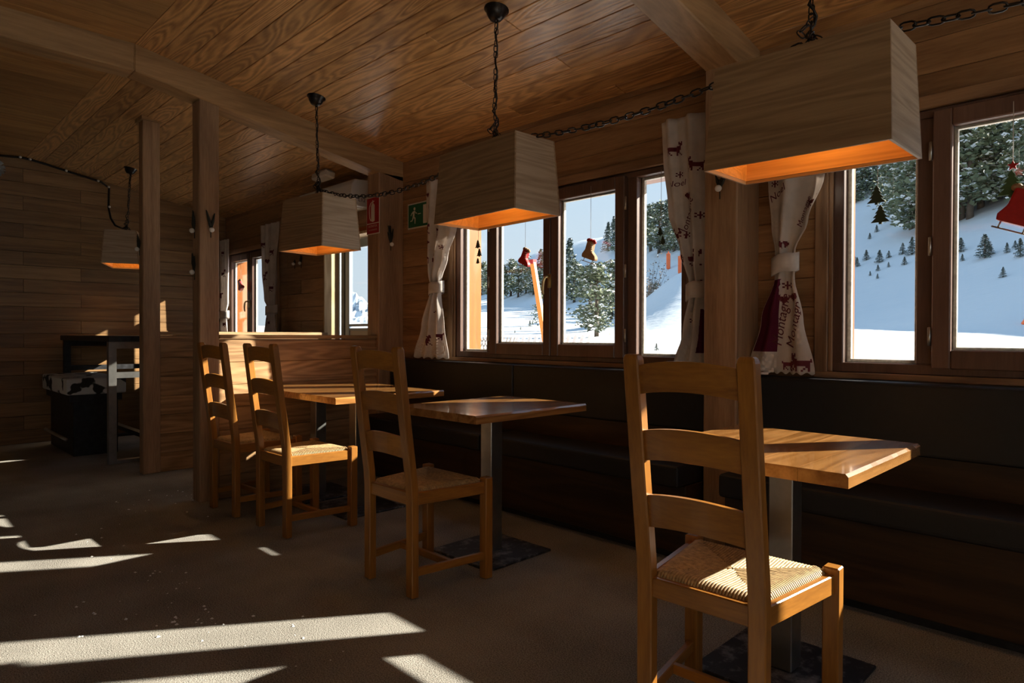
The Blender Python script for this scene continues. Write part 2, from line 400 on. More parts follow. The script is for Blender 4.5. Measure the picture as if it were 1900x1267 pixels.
for i, (za, zb) in enumerate(zip(zs, zs[1:])):
    segs = [(XF, XR)]
    for a, b2, c, d in OPEN:
        a -= .02 if d > 2.07 else 0; b2 += .02 if d > 2.07 else 0
        if zb > c-.015 and za < d+.015:
            ns = []
            for s0, s1 in segs:
                if a > s0 and a < s1: ns.append((s0, a))
                if b2 < s1 and b2 > s0: ns.append((b2, s1))
                if b2 <= s0 or a >= s1: ns.append((s0, s1))
            segs = ns
    for s0, s1 in segs:
        cuts = [s0] + [c for c in (-6.9+.3*(i % 3), -4.0+.5*(i % 2), -1.55, 1.3) if s0+.2 < c < s1-.2] + [s1]
        for a, b2 in zip(cuts, cuts[1:]):
            board('wall_board', a+.0005, b2-.0005, YW, YW+.024, za+.0008, zb-.0008, M['wall_x'], wall, .003)

# --- other walls
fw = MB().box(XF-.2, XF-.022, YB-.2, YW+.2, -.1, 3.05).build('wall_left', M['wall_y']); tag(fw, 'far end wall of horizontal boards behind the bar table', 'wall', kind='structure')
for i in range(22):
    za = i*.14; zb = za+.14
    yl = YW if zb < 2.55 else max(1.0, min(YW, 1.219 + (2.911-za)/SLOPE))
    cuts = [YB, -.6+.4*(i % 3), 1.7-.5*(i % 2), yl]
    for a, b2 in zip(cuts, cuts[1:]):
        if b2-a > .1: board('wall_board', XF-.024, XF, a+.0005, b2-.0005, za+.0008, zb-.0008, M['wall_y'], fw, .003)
tag(MB().box(XF-.2, XR+.2, YB-.2, YB, -.1, 3.05).build('wall_back', M['plaster']), 'cream wall at the back of the room', 'wall', kind='structure')
RW = [(-3.3, -1.3), (-.95, 1.05), (1.35, 2.95)]      # unseen wide windows added in the right end wall for fill light
bw = MB(); y = YB-.2
for a, b2 in RW: bw.box(XR, XR+.2, y, a, -.1, 3.05).box(XR, XR+.2, a, b2, -.1, .85).box(XR, XR+.2, a, b2, 2.45, 3.05); y = b2
bw.box(XR, XR+.2, y, YW+.2, -.1, 3.05)
tag(bw.build('wall_right', M['plaster']), 'cream wall with added unseen windows at the right end of the room', 'wall', kind='structure')
for k, (a, b2) in enumerate(RW):
    w = empty('window_%d' % (5+k), (XR, (a+b2)/2, 0), 0, '%s added unseen window from the back in the right end wall' % ('first', 'second', 'third')[k], 'window', 'added end wall windows', 'structure'); h = (b2-a)/2
    for y0, y1, z0, z1 in ((-h,-h+.06,.85,2.45),(h-.06,h,.85,2.45),(-.03,.03,.91,2.39),(-h+.06,h-.06,.85,.91),(-h+.06,h-.06,2.39,2.45)): board('frame', .06, .13, y0, y1, z0, z1, M['frame'], w)
    for s_ in (-1, 1): y0, y1 = sorted((s_*.03, s_*(h-.06))); board('glass_pane', .094, .10, y0, y1, .91, 2.39, M['glass'], w, 0)

# --- beams, posts, pillars
def beam(x0, x1, label):
    t = .165
    b = MB(); b.hexa([(x0,1.219,zc(0)-t),(x1,1.219,zc(0)-t),(x1,YW,zc(YW)-t),(x0,YW,zc(YW)-t),(x0,1.219,zc(0)+.01),(x1,1.219,zc(0)+.01),(x1,YW,zc(YW)+.01),(x0,YW,zc(YW)+.01)])
    o = b.build('roof_beam', M['beam_y'], bevel=.006); tag(o, label, 'beam', 'roof beams', 'structure')
    f = MB().box(x0, x1, YB, 1.219, zc(0)-t, zc(0)+.01).build('flat_length', M['beam_y'], o, bevel=.006)
    return o
beam(-4.69, -4.52, 'brown roof beam above the half wall and tall post')
beam(-1.64, -1.467, 'brown roof beam above the pillar between the two near windows')
beam(1.13, 1.30, 'brown roof beam near the right end of the room')
def post(x0, x1, y0, y1, z1, name, label):
    o = MB().box(x0, x1, y0, y1, 0, z1).build(name, M['post_z'], bevel=.006)
    return tag(o, label, 'post', 'timber posts', 'structure')
post(-4.665, -4.54, 1.605, 1.735, zc(1.68)-.15, 'timber_post', 'tall weathered timber post at the end of the near half wall')
post(-5.86, -5.76, 1.607, 1.735, zc(1.67)+.01, 'timber_post', 'tall timber post at the end of the far half wall, nearest the bar table')
post(-4.69, -4.52, 2.99, YW, zc(3.1)-.14, 'wall_pillar', 'timber pillar against the wall carrying the red extinguisher sign')
post(-1.64, -1.467, 2.99, YW, zc(3.1)-.14, 'wall_pillar', 'timber pillar between the two near windows with curtains either side')
post(1.13, 1.30, 2.99, YW, zc(3.1)-.14, 'wall_pillar', 'timber pillar at the right end of the window wall')
tag(MB().box(-5.90, -5.72, 1.59, 1.80, zc(1.66)-.015, zc(1.66)+.02).build('post_cap', M['beam_y']), 'small timber plate under the ceiling on top of the far post', 'trim', kind='structure')

# --- half walls of horizontal boards
def half_wall(xface, y0, y1, top, label):
    core = MB().box(xface-.075, xface-.02, y0, y1, 0, top-.03).build('wall_half', M['half_y']); tag(core, label, 'wall', 'half walls', 'structure')
    z = 0; i = 0
    while z < top-.05:
        zb = min(z+.155, top-.028)
        board('wall_board', xface-.02, xface, y0+.001, y1-.001, z+.001, zb-.001, M['half_y'], core, .0025)
        board('wall_board', xface-.095, xface-.075, y0+.001, y1-.001, z+.001, zb-.001, M['half_y'], core, .0025)
        z = zb; i += 1
    board('wall_cap', xface-.105, xface+.012, y0, y1, top-.028, top, M['jamb_y'], core, .004)
    return core
M['jamb_y'] = wood('half wall cap wood', (.22,.13,.06), (.50,.33,.17), 'Y', 1.2, 14, .45, 0, .08)
half_wall(-4.55, 1.735, 2.99, 1.118, 'near half wall of brown boards behind the long table')
half_wall(-5.77, 1.735, YW, 1.142, 'far half wall of brown boards between the post and the glass door')

# --- windows
def window(n, c, four, label):
    w = empty('window_%d' % n, (c, YW, 0), 0, label, 'window', 'windows', 'structure')
    HO = 1.0 if four else .64
    F = M['frame']
    def b(name, x0, x1, y0, y1, z0, z1, mat=F, par=w, bev=.004): return board(name, x0, x1, y0, y1, z0, z1, mat, par, bev)
    for s in (-1, 1):
        x0, x1 = sorted((s*HO, s*(HO+.06)))
        b('casing', x0, x1, -.028, 0, .926, 2.135, M['casing'])
        x0, x1 = sorted((s*(HO-.018), s*(HO+.002)))
        b('casing', x0, x1, -.016, .0, .955, 2.085, M['casing'])
        x0, x1 = sorted((s*(HO-.06), s*HO)); b('frame_jamb', x0, x1, .0, .07, .955, 2.085)
        x0, x1 = sorted((s*(HO-.035), s*HO)); b('outer_jamb', x0, x1, .07, .24, .955, 2.085, M['outer'])
    b('casing', -HO-.06, HO+.06, -.03, 0, .926, .955, M['casing_x']); b('casing', -HO-.06, HO+.06, -.03, 0, 2.085, 2.14, M['casing_x'])
    b('frame_rail', -HO, HO, 0, .07, .955, 1.0); b('frame_rail', -HO, HO, 0, .07, 2.05, 2.085)
    b('outer_sill', -HO, HO, .07, .27, .955, .978, M['beige']); b('outer_head', -HO, HO, .07, .24, 2.055, 2.085, M['outer'])
    if four:
        for s in (-1, 1):
            x0, x1 = sorted((s*.582, s*.645)); b('mullion', x0, x1, 0, .07, 1.0, 2.05)
            x0, x1 = sorted((s*.645, s*.94))
            g = b('glass_pane', x0, x1, .048, .054, 1.0, 2.05, M['glass'], bev=0)
            for a, d in ((x0, x0+.018), (x1-.018, x1)): b('glazing_bead', a, d, .054, .078, 1.0, 2.05, M['bead'], w, .002)
            b('glazing_bead', x0, x1, .054, .078, 1.0, 1.016, M['bead'], w, .002)
            b('glazing_bead', x0, x1, .054, .078, 2.034, 2.05, M['bead'], w, .002)
    for s in (-1, 1):
        sh = bpy.data.objects.new('sash', None); COL.objects.link(sh); sh.parent = w; sh.empty_display_size = .1
        for a, d in ((.003, .066), (.512, .58)):
            x0, x1 = sorted((s*a, s*d)); b('stile', x0, x1, -.034, .026, .984, 2.066, F, sh, .005)
        x0, x1 = sorted((s*.066, s*.512))
        b('rail', x0, x1, -.034, .026, .984, 1.064, F, sh, .005); b('rail', x0, x1, -.034, .026, 1.992, 2.066, F, sh, .005)
        b('glass_pane', x0, x1, .004, .010, 1.064, 1.992, M['glass'], sh, 0)
        for a, d in ((x0, x0+.014), (x1-.014, x1)): b('glazing_bead', a, d, .010, .030, 1.064, 1.992, M['bead'], sh, .002)
        b('glazing_bead', x0, x1, .010, .030, 1.064, 1.076, M['bead'], sh, .002); b('glazing_bead', x0, x1, .010, .030, 1.980, 1.992, M['bead'], sh, .002)
        for hz in (1.12, 1.50, 1.90):
            MB().lathe([(.001,-.04),(.007,-.038),(.007,.038),(.001,.04)], 8, (s*.588, -.03, hz)).build('hinge', M['steel'], sh)
    h = MB()
    h.box(-.014, .014, -.044, -.034, 1.43, 1.52)
    h.tube([(0,-.044,1.495),(0,-.066,1.50),(-.006,-.078,1.495),(-.014,-.082,1.475),(-.020,-.083,1.44),(-.022,-.081,1.41),(-.020,-.078,1.385)], [.007,.008,.009,.010,.010,.009,.007], 8)
    h.build('window_handle', M['brass'], w)
    return w
window(1, WC[1], True, 'brown framed four-light window nearest the camera, snowy hill outside')
window(2, WC[2], True, 'brown framed four-light window behind the middle table, pines outside')
window(3, W3, False, 'narrow brown two-light window beyond the half walls with orange jamb outside')
window(4, WC[4], True, 'unseen four-light window added at the right end of the room')  # added out of view to let more daylight in

# --- glazed outer door in its deep opening
d = empty('door_1', (-5.85, YW, 0), 0, 'glazed blue grey outer door with pale wooden jamb', 'door', kind='structure')
board('jamb', 0, .022, 0, .20, 0, 2.06, M['jamb'], d, .003); board('jamb', 1.088, 1.11, 0, .20, 0, 2.06, M['jamb'], d, .003)
board('jamb_head', .022, 1.088, 0, .20, 2.035, 2.06, M['jamb'], d, .003)
board('door_stile', .024, .05, .15, .19, 0, 2.035, M['alu'], d, .003)
board('door_stile', .095, .16, .14, .19, 0, 2.035, M['dark_frame'], d, .003)
board('side_glass', .05, .095, .165, .170, 0, 2.035, M['glass'], d, 0)
leaf = bpy.data.objects.new('door_leaf', None); COL.objects.link(leaf); leaf.parent = d
board('leaf_stile', .16, .235, .145, .185, .02, 2.03, M['alu'], leaf, .004); board('leaf_stile', 1.01, 1.086, .145, .185, .02, 2.03, M['alu'], leaf, .004)
for za, zb in ((.02,.14),(1.16,1.185),(1.20,1.225),(1.95,2.03)): board('leaf_rail', .235, 1.01, .145, .185, za, zb, M['alu'], leaf, .004)
board('leaf_panel', .235, 1.01, .155, .175, .14, 1.16, M['beige'], leaf, .002)
board('leaf_glass', .235, 1.01, .162, .168, 1.225, 1.95, M['glass'], leaf, 0)

# ================================================================== furniture
# --- ladder back chairs with rush seats (local: +y is the front)
def rush_seat(parent):
    # four fields of cords, each running square to its rail and meeting on the diagonals
    fx, bx, fy, by = .188, .136, .165, -.165
    c = Vector((0, .012, 0)); corners = [Vector((-bx,by,0)), Vector((bx,by,0)), Vector((fx,fy,0)), Vector((-fx,fy,0))]
    zt = .452
    fields = []
    m = MB()
    for k in range(4):
        A, B = corners[k], corners[(k+1) % 4]
        e = B - A; ln = e.length; e.normalize(); nrm = Vector((-e.y, e.x, 0))
        if nrm.dot(c-A) < 0: nrm = -nrm
        hgt = (c-A).dot(nrm); foot = (c-A).dot(e)
        n = int(ln/.0088)
        for i in range(n):
            s0 = (i+.5)*ln/n
            dmax = hgt*(s0/foot if s0 < foot else (ln-s0)/(ln-foot))
            if dmax < .004: continue
            r = ln/n*.56
            P = []
            for q, zz in ((-.012,-.022),(-.014,-.008),(-.006,.002),(.012,.0065)): P.append(A + e*s0 + nrm*q + Vector((0,0,zt+zz)))
            steps = 3
            for t in range(1, steps+1):
                qd = .012 + (dmax-.012)*t/steps if dmax > .016 else .012 + .002*t
                sag = -.010*min(1, qd/.15)
                P.append(A + e*(s0 + random.uniform(-.0007,.0007)) + nrm*qd + Vector((0,0,zt+.0065+sag+random.uniform(-.0006,.0006))))
            m.tube(P, r, 5, cap=False)
    return m.build('rush_seat', M['rush'], parent)

def make_chair(loc, rz, label):
    ch = empty('ladder_back_chair', loc, rz, label, 'chair', 'ladder back chairs at the tables')
    yb, yf = -.19, .19
    lean = .078
    for s in (-1, 1):
        x = s*.16; a, b2 = x-.0235, x+.0235
        p = MB()
        prof = [(0, 0), (.30, 0), (.43, -.001), (.50, -.006), (.75, -.040), (1.0, -.071), (1.058, -.0785), (1.070, -.080)]
        vs = []; fs = []
        for i, (z, dy) in enumerate(prof):
            k = .018 if i < len(prof)-1 else .013; kx = .0235 if i < len(prof)-1 else .019
            vs += [(x-kx, yb+dy-k, z), (x+kx, yb+dy-k, z), (x+kx, yb+dy+k, z), (x-kx, yb+dy+k, z)]
        for i in range(len(prof)-1):
            for k in range(4): fs.append((i*4+k, i*4+(k+1) % 4, i*4+4+(k+1) % 4, i*4+4+k))
        fs += [(3,2,1,0), tuple(len(vs)-4+k for k in range(4))]
        p.add(vs, fs); p.build('back_post', M['chair'], ch, bevel=.0035)
        MB().box(s*.215-.0225, s*.215+.0225, yf-.0225, yf+.0225, 0, .466).build('leg', M['chair'], ch, bevel=.004)
        # side rail and low stretcher
        for z0, z1, nm in ((.392, .447, 'side_rail'), (.088, .122, 'stretcher')):
            w = .011
            xa, xb = s*.166, s*.215
            MB().hexa([(xa-w,yb+.014,z0),(xa+w,yb+.014,z0),(xb+w,yf-.018,z0),(xb-w,yf-.018,z0),(xa-w,yb+.014,z1),(xa+w,yb+.014,z1),(xb+w,yf-.018,z1),(xb-w,yf-.018,z1)]).build(nm, M['chair_y'], ch, bevel=.003)
    MB().box(-.195, .195, yf-.011, yf+.013, .392, .447).build('front_rail', M['chair_x'], ch, bevel=.003)
    MB().box(-.14, .14, yb-.011, yb+.011, .392, .447).build('back_rail', M['chair_x'], ch, bevel=.003)
    MB().box(-.185, .185, -.01, .012, .090, .120).build('cross_stretcher', M['chair_x'], ch, bevel=.003)
    for z0, z1 in ((.962, 1.040), (.779, .862), (.592, .682)):
        vs = []; fs = []; n = 12
        for i in range(n+1):
            t = i/n*2-1; x = .142*t; bow = -.020*(1-t*t); arch = .014*(1-t*t)
            for z, th in ((z0+arch, -1), (z0+arch, 1), (z1+arch*1.1, 1), (z1+arch*1.1, -1)):
                dy = -.006-.132*(z-.5) if z > .5 else 0
                vs.append((x, yb+dy+bow+th*.008, z))
        for i in range(n):
            for k in range(4): fs.append((i*4+k, i*4+4+k, i*4+4+(k+1) % 4, i*4+(k+1) % 4))
        fs += [(0,1,2,3), tuple(n*4+3-k for k in range(4))]
        m = MB(); m.add(vs, fs); m.build('ladder_slat', M['chair_x'], ch, fix=True)
    rush_seat(ch)
    return ch
chair = make_chair((-.878, 1.768, 0), math.radians(2.0), 'honey wooden ladder back chair with rush seat, nearest the camera')
def another(loc, rz, label):
    c = copy_tree(chair); c.location = loc; c.rotation_euler = (0, 0, rz); c['label'] = label; return c
another((-2.435, 1.862, 0), math.radians(.5), 'wooden ladder back chair in shade, pulled to the middle square table')
another((-3.592, 1.860, 0), math.radians(1.5), 'sunlit ladder back chair with rush seat at the right half of the long table')
another((-4.205, 1.825, 0), math.radians(2.5), 'ladder back chair beside the tall post, at the left half of the long table')

# --- tables: planked tops on square pedestals
def table(x0, x1, y0, y1, nplank, peds, label):
    cx, cy = (x0+x1)/2, (y0+y1)/2
    t = empty('dining_table', (cx, cy, 0), 0, label, 'table', 'wood topped pedestal tables')
    top = empty('table_top'); top.parent = t
    z0, z1 = .722, .760
    W = (x1-x0)/nplank
    for i in range(nplank):
        a = x0-cx+i*W; b2 = a+W
        first, last = i == 0, i == nplank-1
        n = 14; vs = []; fs = []
        for k in range(n+1):
            yy = (y0-cy) + (y1-y0)*k/n
            ja = (mnoise.noise((x0*7, yy*9, 1.3))*.005 + mnoise.noise((x0*7, yy*26, 4.3))*.003) if first else 0
            jb = (mnoise.noise((x1*7, yy*9, 2.3))*.005 + mnoise.noise((x1*7, yy*26, 5.3))*.003) if last else 0
            c = .0005
            ca = .007+abs(ja) if first else c; cb = .007+abs(jb) if last else c
            vs += [(a+.0004, yy, z0), (b2-.0004, yy, z0), (b2-.0004, yy, z1-cb), (b2-cb+jb*.5, yy, z1), (a+ca+ja*.5, yy, z1), (a+.0004, yy, z1-ca)]
        for k in range(n):
            for q in range(6): fs.append((k*6+q, k*6+(q+1) % 6, k*6+6+(q+1) % 6, k*6+6+q))
        fs += [tuple(range(5, -1, -1)), tuple(n*6+q for q in range(6))]
        m = MB(); m.add(vs, fs); m.build('plank', M['table'], top, fix=True)
    for px, py in peds:
        MB().box(px-cx-.04, px-cx+.04, py-cy-.04, py-cy+.04, .012, .716).build('pedestal', M['steel'], t, bevel=.003)
        MB().box(px-cx-.22, px-cx+.22, py-cy-.22, py-cy+.22, 0, .012).build('base_plate', M['plate'], t, bevel=.003)
        MB().box(px-cx-.16, px-cx+.16, py-cy-.16, py-cy+.16, .715, .723).build('mounting_plate', M['black_metal'], t)
    return t
table(-1.24, -.585, 1.825, 2.525, 5, [(-.905, 2.205)], 'square wooden pedestal table with chipped edge, nearest the camera')
table(-2.80, -2.17, 1.945, 2.725, 5, [(-2.475, 2.325)], 'square wooden pedestal table in the middle reflecting blue window light')
table(-4.50, -3.345, 1.925, 2.715, 8, [(-3.72, 2.30), (-4.235, 2.30)], 'long sunlit wooden table on two pedestals against the near half wall')

# --- bench along the window wall
def bench(x0, x1, label):
    t = empty('wall_bench', ((x0+x1)/2, 2.95, 0), 0, label, 'bench', 'upholstered benches under the windows')
    h = (x1-x0)/2
    MB().box(-h, h, -.10, .26, .05, .385).build('base', M['bench_w'], t, bevel=.004)
    MB().box(-h, h, -.04, .24, 0, .05).build('plinth', M['black_metal'], t)
    n = max(1, round(h*2/1.4)); L = 2*h/n
    for i in range(n):
        MB().box(-h+i*L+.003, -h+(i+1)*L-.003, -.17, .15, .385, .490).build('seat_cushion', M['cushion'], t, bevel=.018, seg=3)
        MB().box(-h+i*L+.003, -h+(i+1)*L-.003, .13, .265, .625, .926).build('back_cushion', M['leather'], t, bevel=.015, seg=3)
    MB().box(-h, h, .155, .27, .385, .64).build('back_board', M['bench_w'], t, bevel=.003)
    return t
bench(-4.50, -1.655, 'black upholstered wall bench under the middle window')
bench(-1.452, 1.12, 'black upholstered wall bench under the nearest window')

# --- bar table and hide covered bench at the far end
bt = empty('bar_table', (-7.25, 1.9, 0), 0, 'tall black bar table with steel frame legs at the far end', 'table')
MB().box(-.93, .93, -.40, .42, 1.055, 1.105).build('table_top', M['black_metal'], bt, bevel=.004)
for xx in (-.885, .82):
    lf = MB()
    lf.box(xx-.03, xx+.03, -.38, -.32, 0, 1.055).box(xx-.03, xx+.03, .34, .40, 0, 1.055).box(xx-.03, xx+.03, -.32, .34, .995, 1.055).box(xx-.03, xx+.03, -.32, .34, .74, .79).box(xx-.03, xx+.03, -.32, .34, 0, .03)
    lf.build('leg_frame', M['steel'] if xx > 0 else M['black_metal'], bt)
MB().box(-.885, .82, -.02, .04, .15, .19).build('foot_bar', M['black_metal'], bt)
hb = empty('hide_bench', (-7.55, 1.56, 0), 0, 'high bench upholstered in white and black cow hide', 'bench')
MB().box(-.55, .55, -.23, .25, .565, .715).build('hide_cushion', M['hide'], hb, bevel=.02, seg=3)
MB().box(-.52, .52, -.20, .22, .50, .565).build('seat_frame', M['black_metal'], hb)
MB().box(-.48, .50, -.17, .19, .0, .50).build('bench_base', M['black_metal'], hb, bevel=.004)
MB().tube([(-.46,-.22,.16),(.48,-.22,.16)], .015, 8).build('foot_rail', M['steel'], hb)
hb2 = empty('low_crate', (-7.0, 2.32, 0), 0, 'dark wooden box standing under the bar table', 'box')
MB().box(-.22, .22, -.2, .2, .02, .44).build('box_body', M['bench_w'], hb2, bevel=.004)
MB().box(-.24, .24, -.22, .22, .44, .47).build('lid', M['bench_w'], hb2, bevel=.004)
MB().box(-.21, .21, -.19, .19, 0, .02).build('feet', M['black_metal'], hb2)

# ================================================================== lamps and chains
def link_mesh(L=.036, W=.020, r=.0028):
    P = []; h = L/2-W/2; n = 5
    for i in range(n): a = -math.pi/2 + math.pi*i/(n-1); P.append((h+W/2*math.cos(a), W/2*math.sin(a), 0))
    for i in range(n): a = math.pi/2 + math.pi*i/(n-1); P.append((-h+W/2*math.cos(a), W/2*math.sin(a), 0))
    me = MB().tube(P, r, 5, closed=True).mesh('chain_link'); me.materials.append(M['chain']); return me
LINK = {k: link_mesh(*v) for k, v in {'fine': (.030, .017, .0024), 'drop': (.034, .018, .0026), 'thick': (.046, .024, .0034)}.items()}
LLEN = {'fine': .0245, 'drop': .028, 'thick': .038}

def chain(points, kind, parent, jitter=.3):
    pts = [Vector(p) for p in points]
    dense = []
    for i in range(len(pts)-1):
        for k in range(40): dense.append(pts[i].lerp(pts[i+1], k/40))
    dense.append(pts[-1])
    acc = 0; k = 0; nxt = 0
    for a, b2 in zip(dense, dense[1:]):
        d = (b2-a).length
        while acc + d >= nxt:
            p = a.lerp(b2, (nxt-acc)/d if d else 0); t = (b2-a).normalized()
            q = t.to_track_quat('X', 'Z').to_matrix() @ Matrix.Rotation((k % 2)*math.pi/2 + .6 + random.uniform(-jitter, jitter), 3, 'X')
            o = link('chain_link', LINK[kind], None, parent, p); o.rotation_euler = q.to_euler()
            k += 1; nxt += LLEN[kind]
        acc += d
    return k

def sag(a, b2, drop, n=14):
    a, b2 = Vector(a), Vector(b2)
    return [a.lerp(b2, i/n) - Vector((0, 0, drop*4*(i/n)*(1-i/n))) for i in range(n+1)]

def lamp(c, bot, top, h, rot, label, tilt=0, swing=(0, 0)):
    L = empty('pendant_lamp', c, rot, label, 'lamp', 'wooden box pendant lamps')
    L.rotation_euler = (0, tilt, rot)
    sx, sy = bot[0]/2, bot[1]/2; tx, ty = top[0]/2, top[1]/2; th = .009
    def side(pts_out, inward, mat):
        p = [Vector(q) for q in pts_out]; n = Vector(inward)*th
        m = MB(); m.hexa([p[0], p[1], p[1]+n, p[0]+n, p[3], p[2], p[2]+n, p[3]+n]); return m.build('shade_panel', mat, L, fix=True)
    side([(-sx,-sy,0),(sx,-sy,0),(tx,-ty,h),(-tx,-ty,h)], (0,1,0), M['shade_x'])
    side([(sx,sy,0),(-sx,sy,0),(-tx,ty,h),(tx,ty,h)], (0,-1,0), M['shade_x'])
    side([(sx,-sy+th,0),(sx,sy-th,0),(tx,ty-th,h),(tx,-ty+th,h)], (-1,0,0), M['shade_y'])
    side([(-sx,sy-th,0),(-sx,-sy+th,0),(-tx,-ty+th,h),(-tx,ty-th,h)], (1,0,0), M['shade_y'])
    ih = h-.025; k = ih/h
    def glow_liner(p): m = MB(); m.add(p, [(0,1,2,3)]); o = m.build('glow_lining', M['glow_liner'], L); md = o.modifiers.new('thickness', 'SOLIDIFY'); md.thickness = .0015; md.offset = 0
    e = th+.0012; bx, by = sx-e, sy-e; ux, uy = sx+(tx-sx)*k-e, sy+(ty-sy)*k-e
    glow_liner([(-bx,-by,.012),(bx,-by,.012),(ux,-uy,ih),(-ux,-uy,ih)]); glow_liner([(bx,by,.012),(-bx,by,.012),(-ux,uy,ih),(ux,uy,ih)])
    glow_liner([(bx,-by,.012),(bx,by,.012),(ux,uy,ih),(ux,-uy,ih)]); glow_liner([(-bx,by,.012),(-bx,-by,.012),(-ux,-uy,ih),(-ux,uy,ih)])
    MB().box(-tx+.01, tx-.01, -ty+.01, ty-.01, h-.02, h-.008).build('top_board', M['shade_x'], L)
    MB().lathe([(.001,h-.02),(.02,h-.02),(.02,h-.08),(.001,h-.08)], 12).build('lamp_socket', M['white'], L)
    MB().sphere((0,0,h-.115), .036, 14, 10).build('bulb', M['bulb'], L)
    # suspension
    iv = L.matrix_basis.inverted() if False else None
    rc = Vector((c[0]+swing[0], c[1]+swing[1], 0)); rc.z = zc(rc.y)
    Rm = Matrix.Rotation(rot, 4, 'Z') @ Matrix.Rotation(tilt, 4, 'Y')
    def loc(p): return Rm.inverted() @ (Vector(p) - Vector(c))
    ro = MB().lathe([(.001,-.055),(.030,-.052),(.046,-.030),(.050,-.008),(.062,-.004),(.062,.0),(.001,.0)], 20).build('ceiling_rose', M['chain'], L, loc=loc(rc))
    ro.rotation_euler = (Rm.inverted() @ Matrix.Rotation(-ANG, 4, 'X')).to_euler()
    dr = bpy.data.objects.new('drop_chain', None); COL.objects.link(dr); dr.parent = L
    hub = Vector((c[0]+.3*swing[0], c[1]+.3*swing[1], c[2]+h+.075))
    path = [loc(rc - Vector((0,0,.05)))] + [loc((rc-Vector((0,0,.05))).lerp(hub, k/4) + Vector((random.uniform(-.006,.006), random.uniform(-.006,.006), 0))) for k in (1,2,3)] + [loc(hub)]
    chain(path, 'drop', dr, .8)
    for ex, ey in ((-.05,-.01),(.05,.02)): chain([loc(hub), Vector((ex, ey, h-.005))], 'drop', dr, .8)
    chain([loc(hub), loc(hub+Vector((.03,.0,-.02))), loc(hub+Vector((.075,.01,-.045)))], 'drop', dr, .8)
    chain([loc(hub+Vector((0,0,.05))), loc(hub+Vector((-.035,-.01,.02))), loc(hub+Vector((-.02,0,.0)))], 'drop', dr, .8)
    # twisted cable with the knot above the shade
    cab = []
    A = rc - Vector((0,0,.05)); n = 26
    for k in range(n+1):
        p = A.lerp(hub, k/n); a = k*1.1; r = .006 + (.010 if k > 20 else 0)
        cab.append(loc(p + Vector((r*math.cos(a), r*math.sin(a), 0))))
    cab += [loc(hub + Vector((.012,-.012,-.02))), Vector((-.02,-.01,h+.02)), Vector((-.05,0,h-.004))]
    MB().tube(cab, .0042, 6).build('cable', M['chain'], L)
    return L, hub
L1, H1 = lamp((-.868, 2.278, 1.698), (.602, .308), (.559, .258), .360, -.02, 'wooden box pendant lamp, largest in view, over the nearest table', tilt=.022, swing=(.02, .02))
L2, H2 = lamp((-2.391, 2.264, 1.696), (.622, .302), (.577, .258), .358, -.049, 'wooden box pendant lamp hanging over the middle square table', swing=(.03, -.02))
L3, H3 = lamp((-4.124, 2.247, 1.695), (.501, .316), (.450, .270), .352, .109, 'wooden box pendant lamp hanging over the long table by the half wall', swing=(.015, -.03))
L4, H4 = lamp((-7.50, 1.93, 1.81), (.60, .33), (.55, .28), .33, -.40, 'wooden box pendant lamp in the far corner above the bar table', swing=(.12, .02))

def garland(pts, kind, label):
    g = empty('chain_garland', (0,0,0), 0, label, 'chain', 'chains strung between the lamps')
    chain(pts, kind, g, .5); return g
garland(sag(H2+Vector((0,0,-.03)), H1+Vector((-.02,0,-.02)), .075), 'thick', 'dark metal chain strung between the middle and nearest pendant lamps')
garland(sag(H3+Vector((0,0,-.01)), H2+Vector((-.05,0,-.05)), .13), 'thick', 'dark metal chain sagging between the far and middle pendant lamps')
garland(sag(H1+Vector((.02,.02,-.02)), (1.86, 2.3, 2.13), .10) , 'thick', 'dark metal chain running right from the nearest pendant lamp')

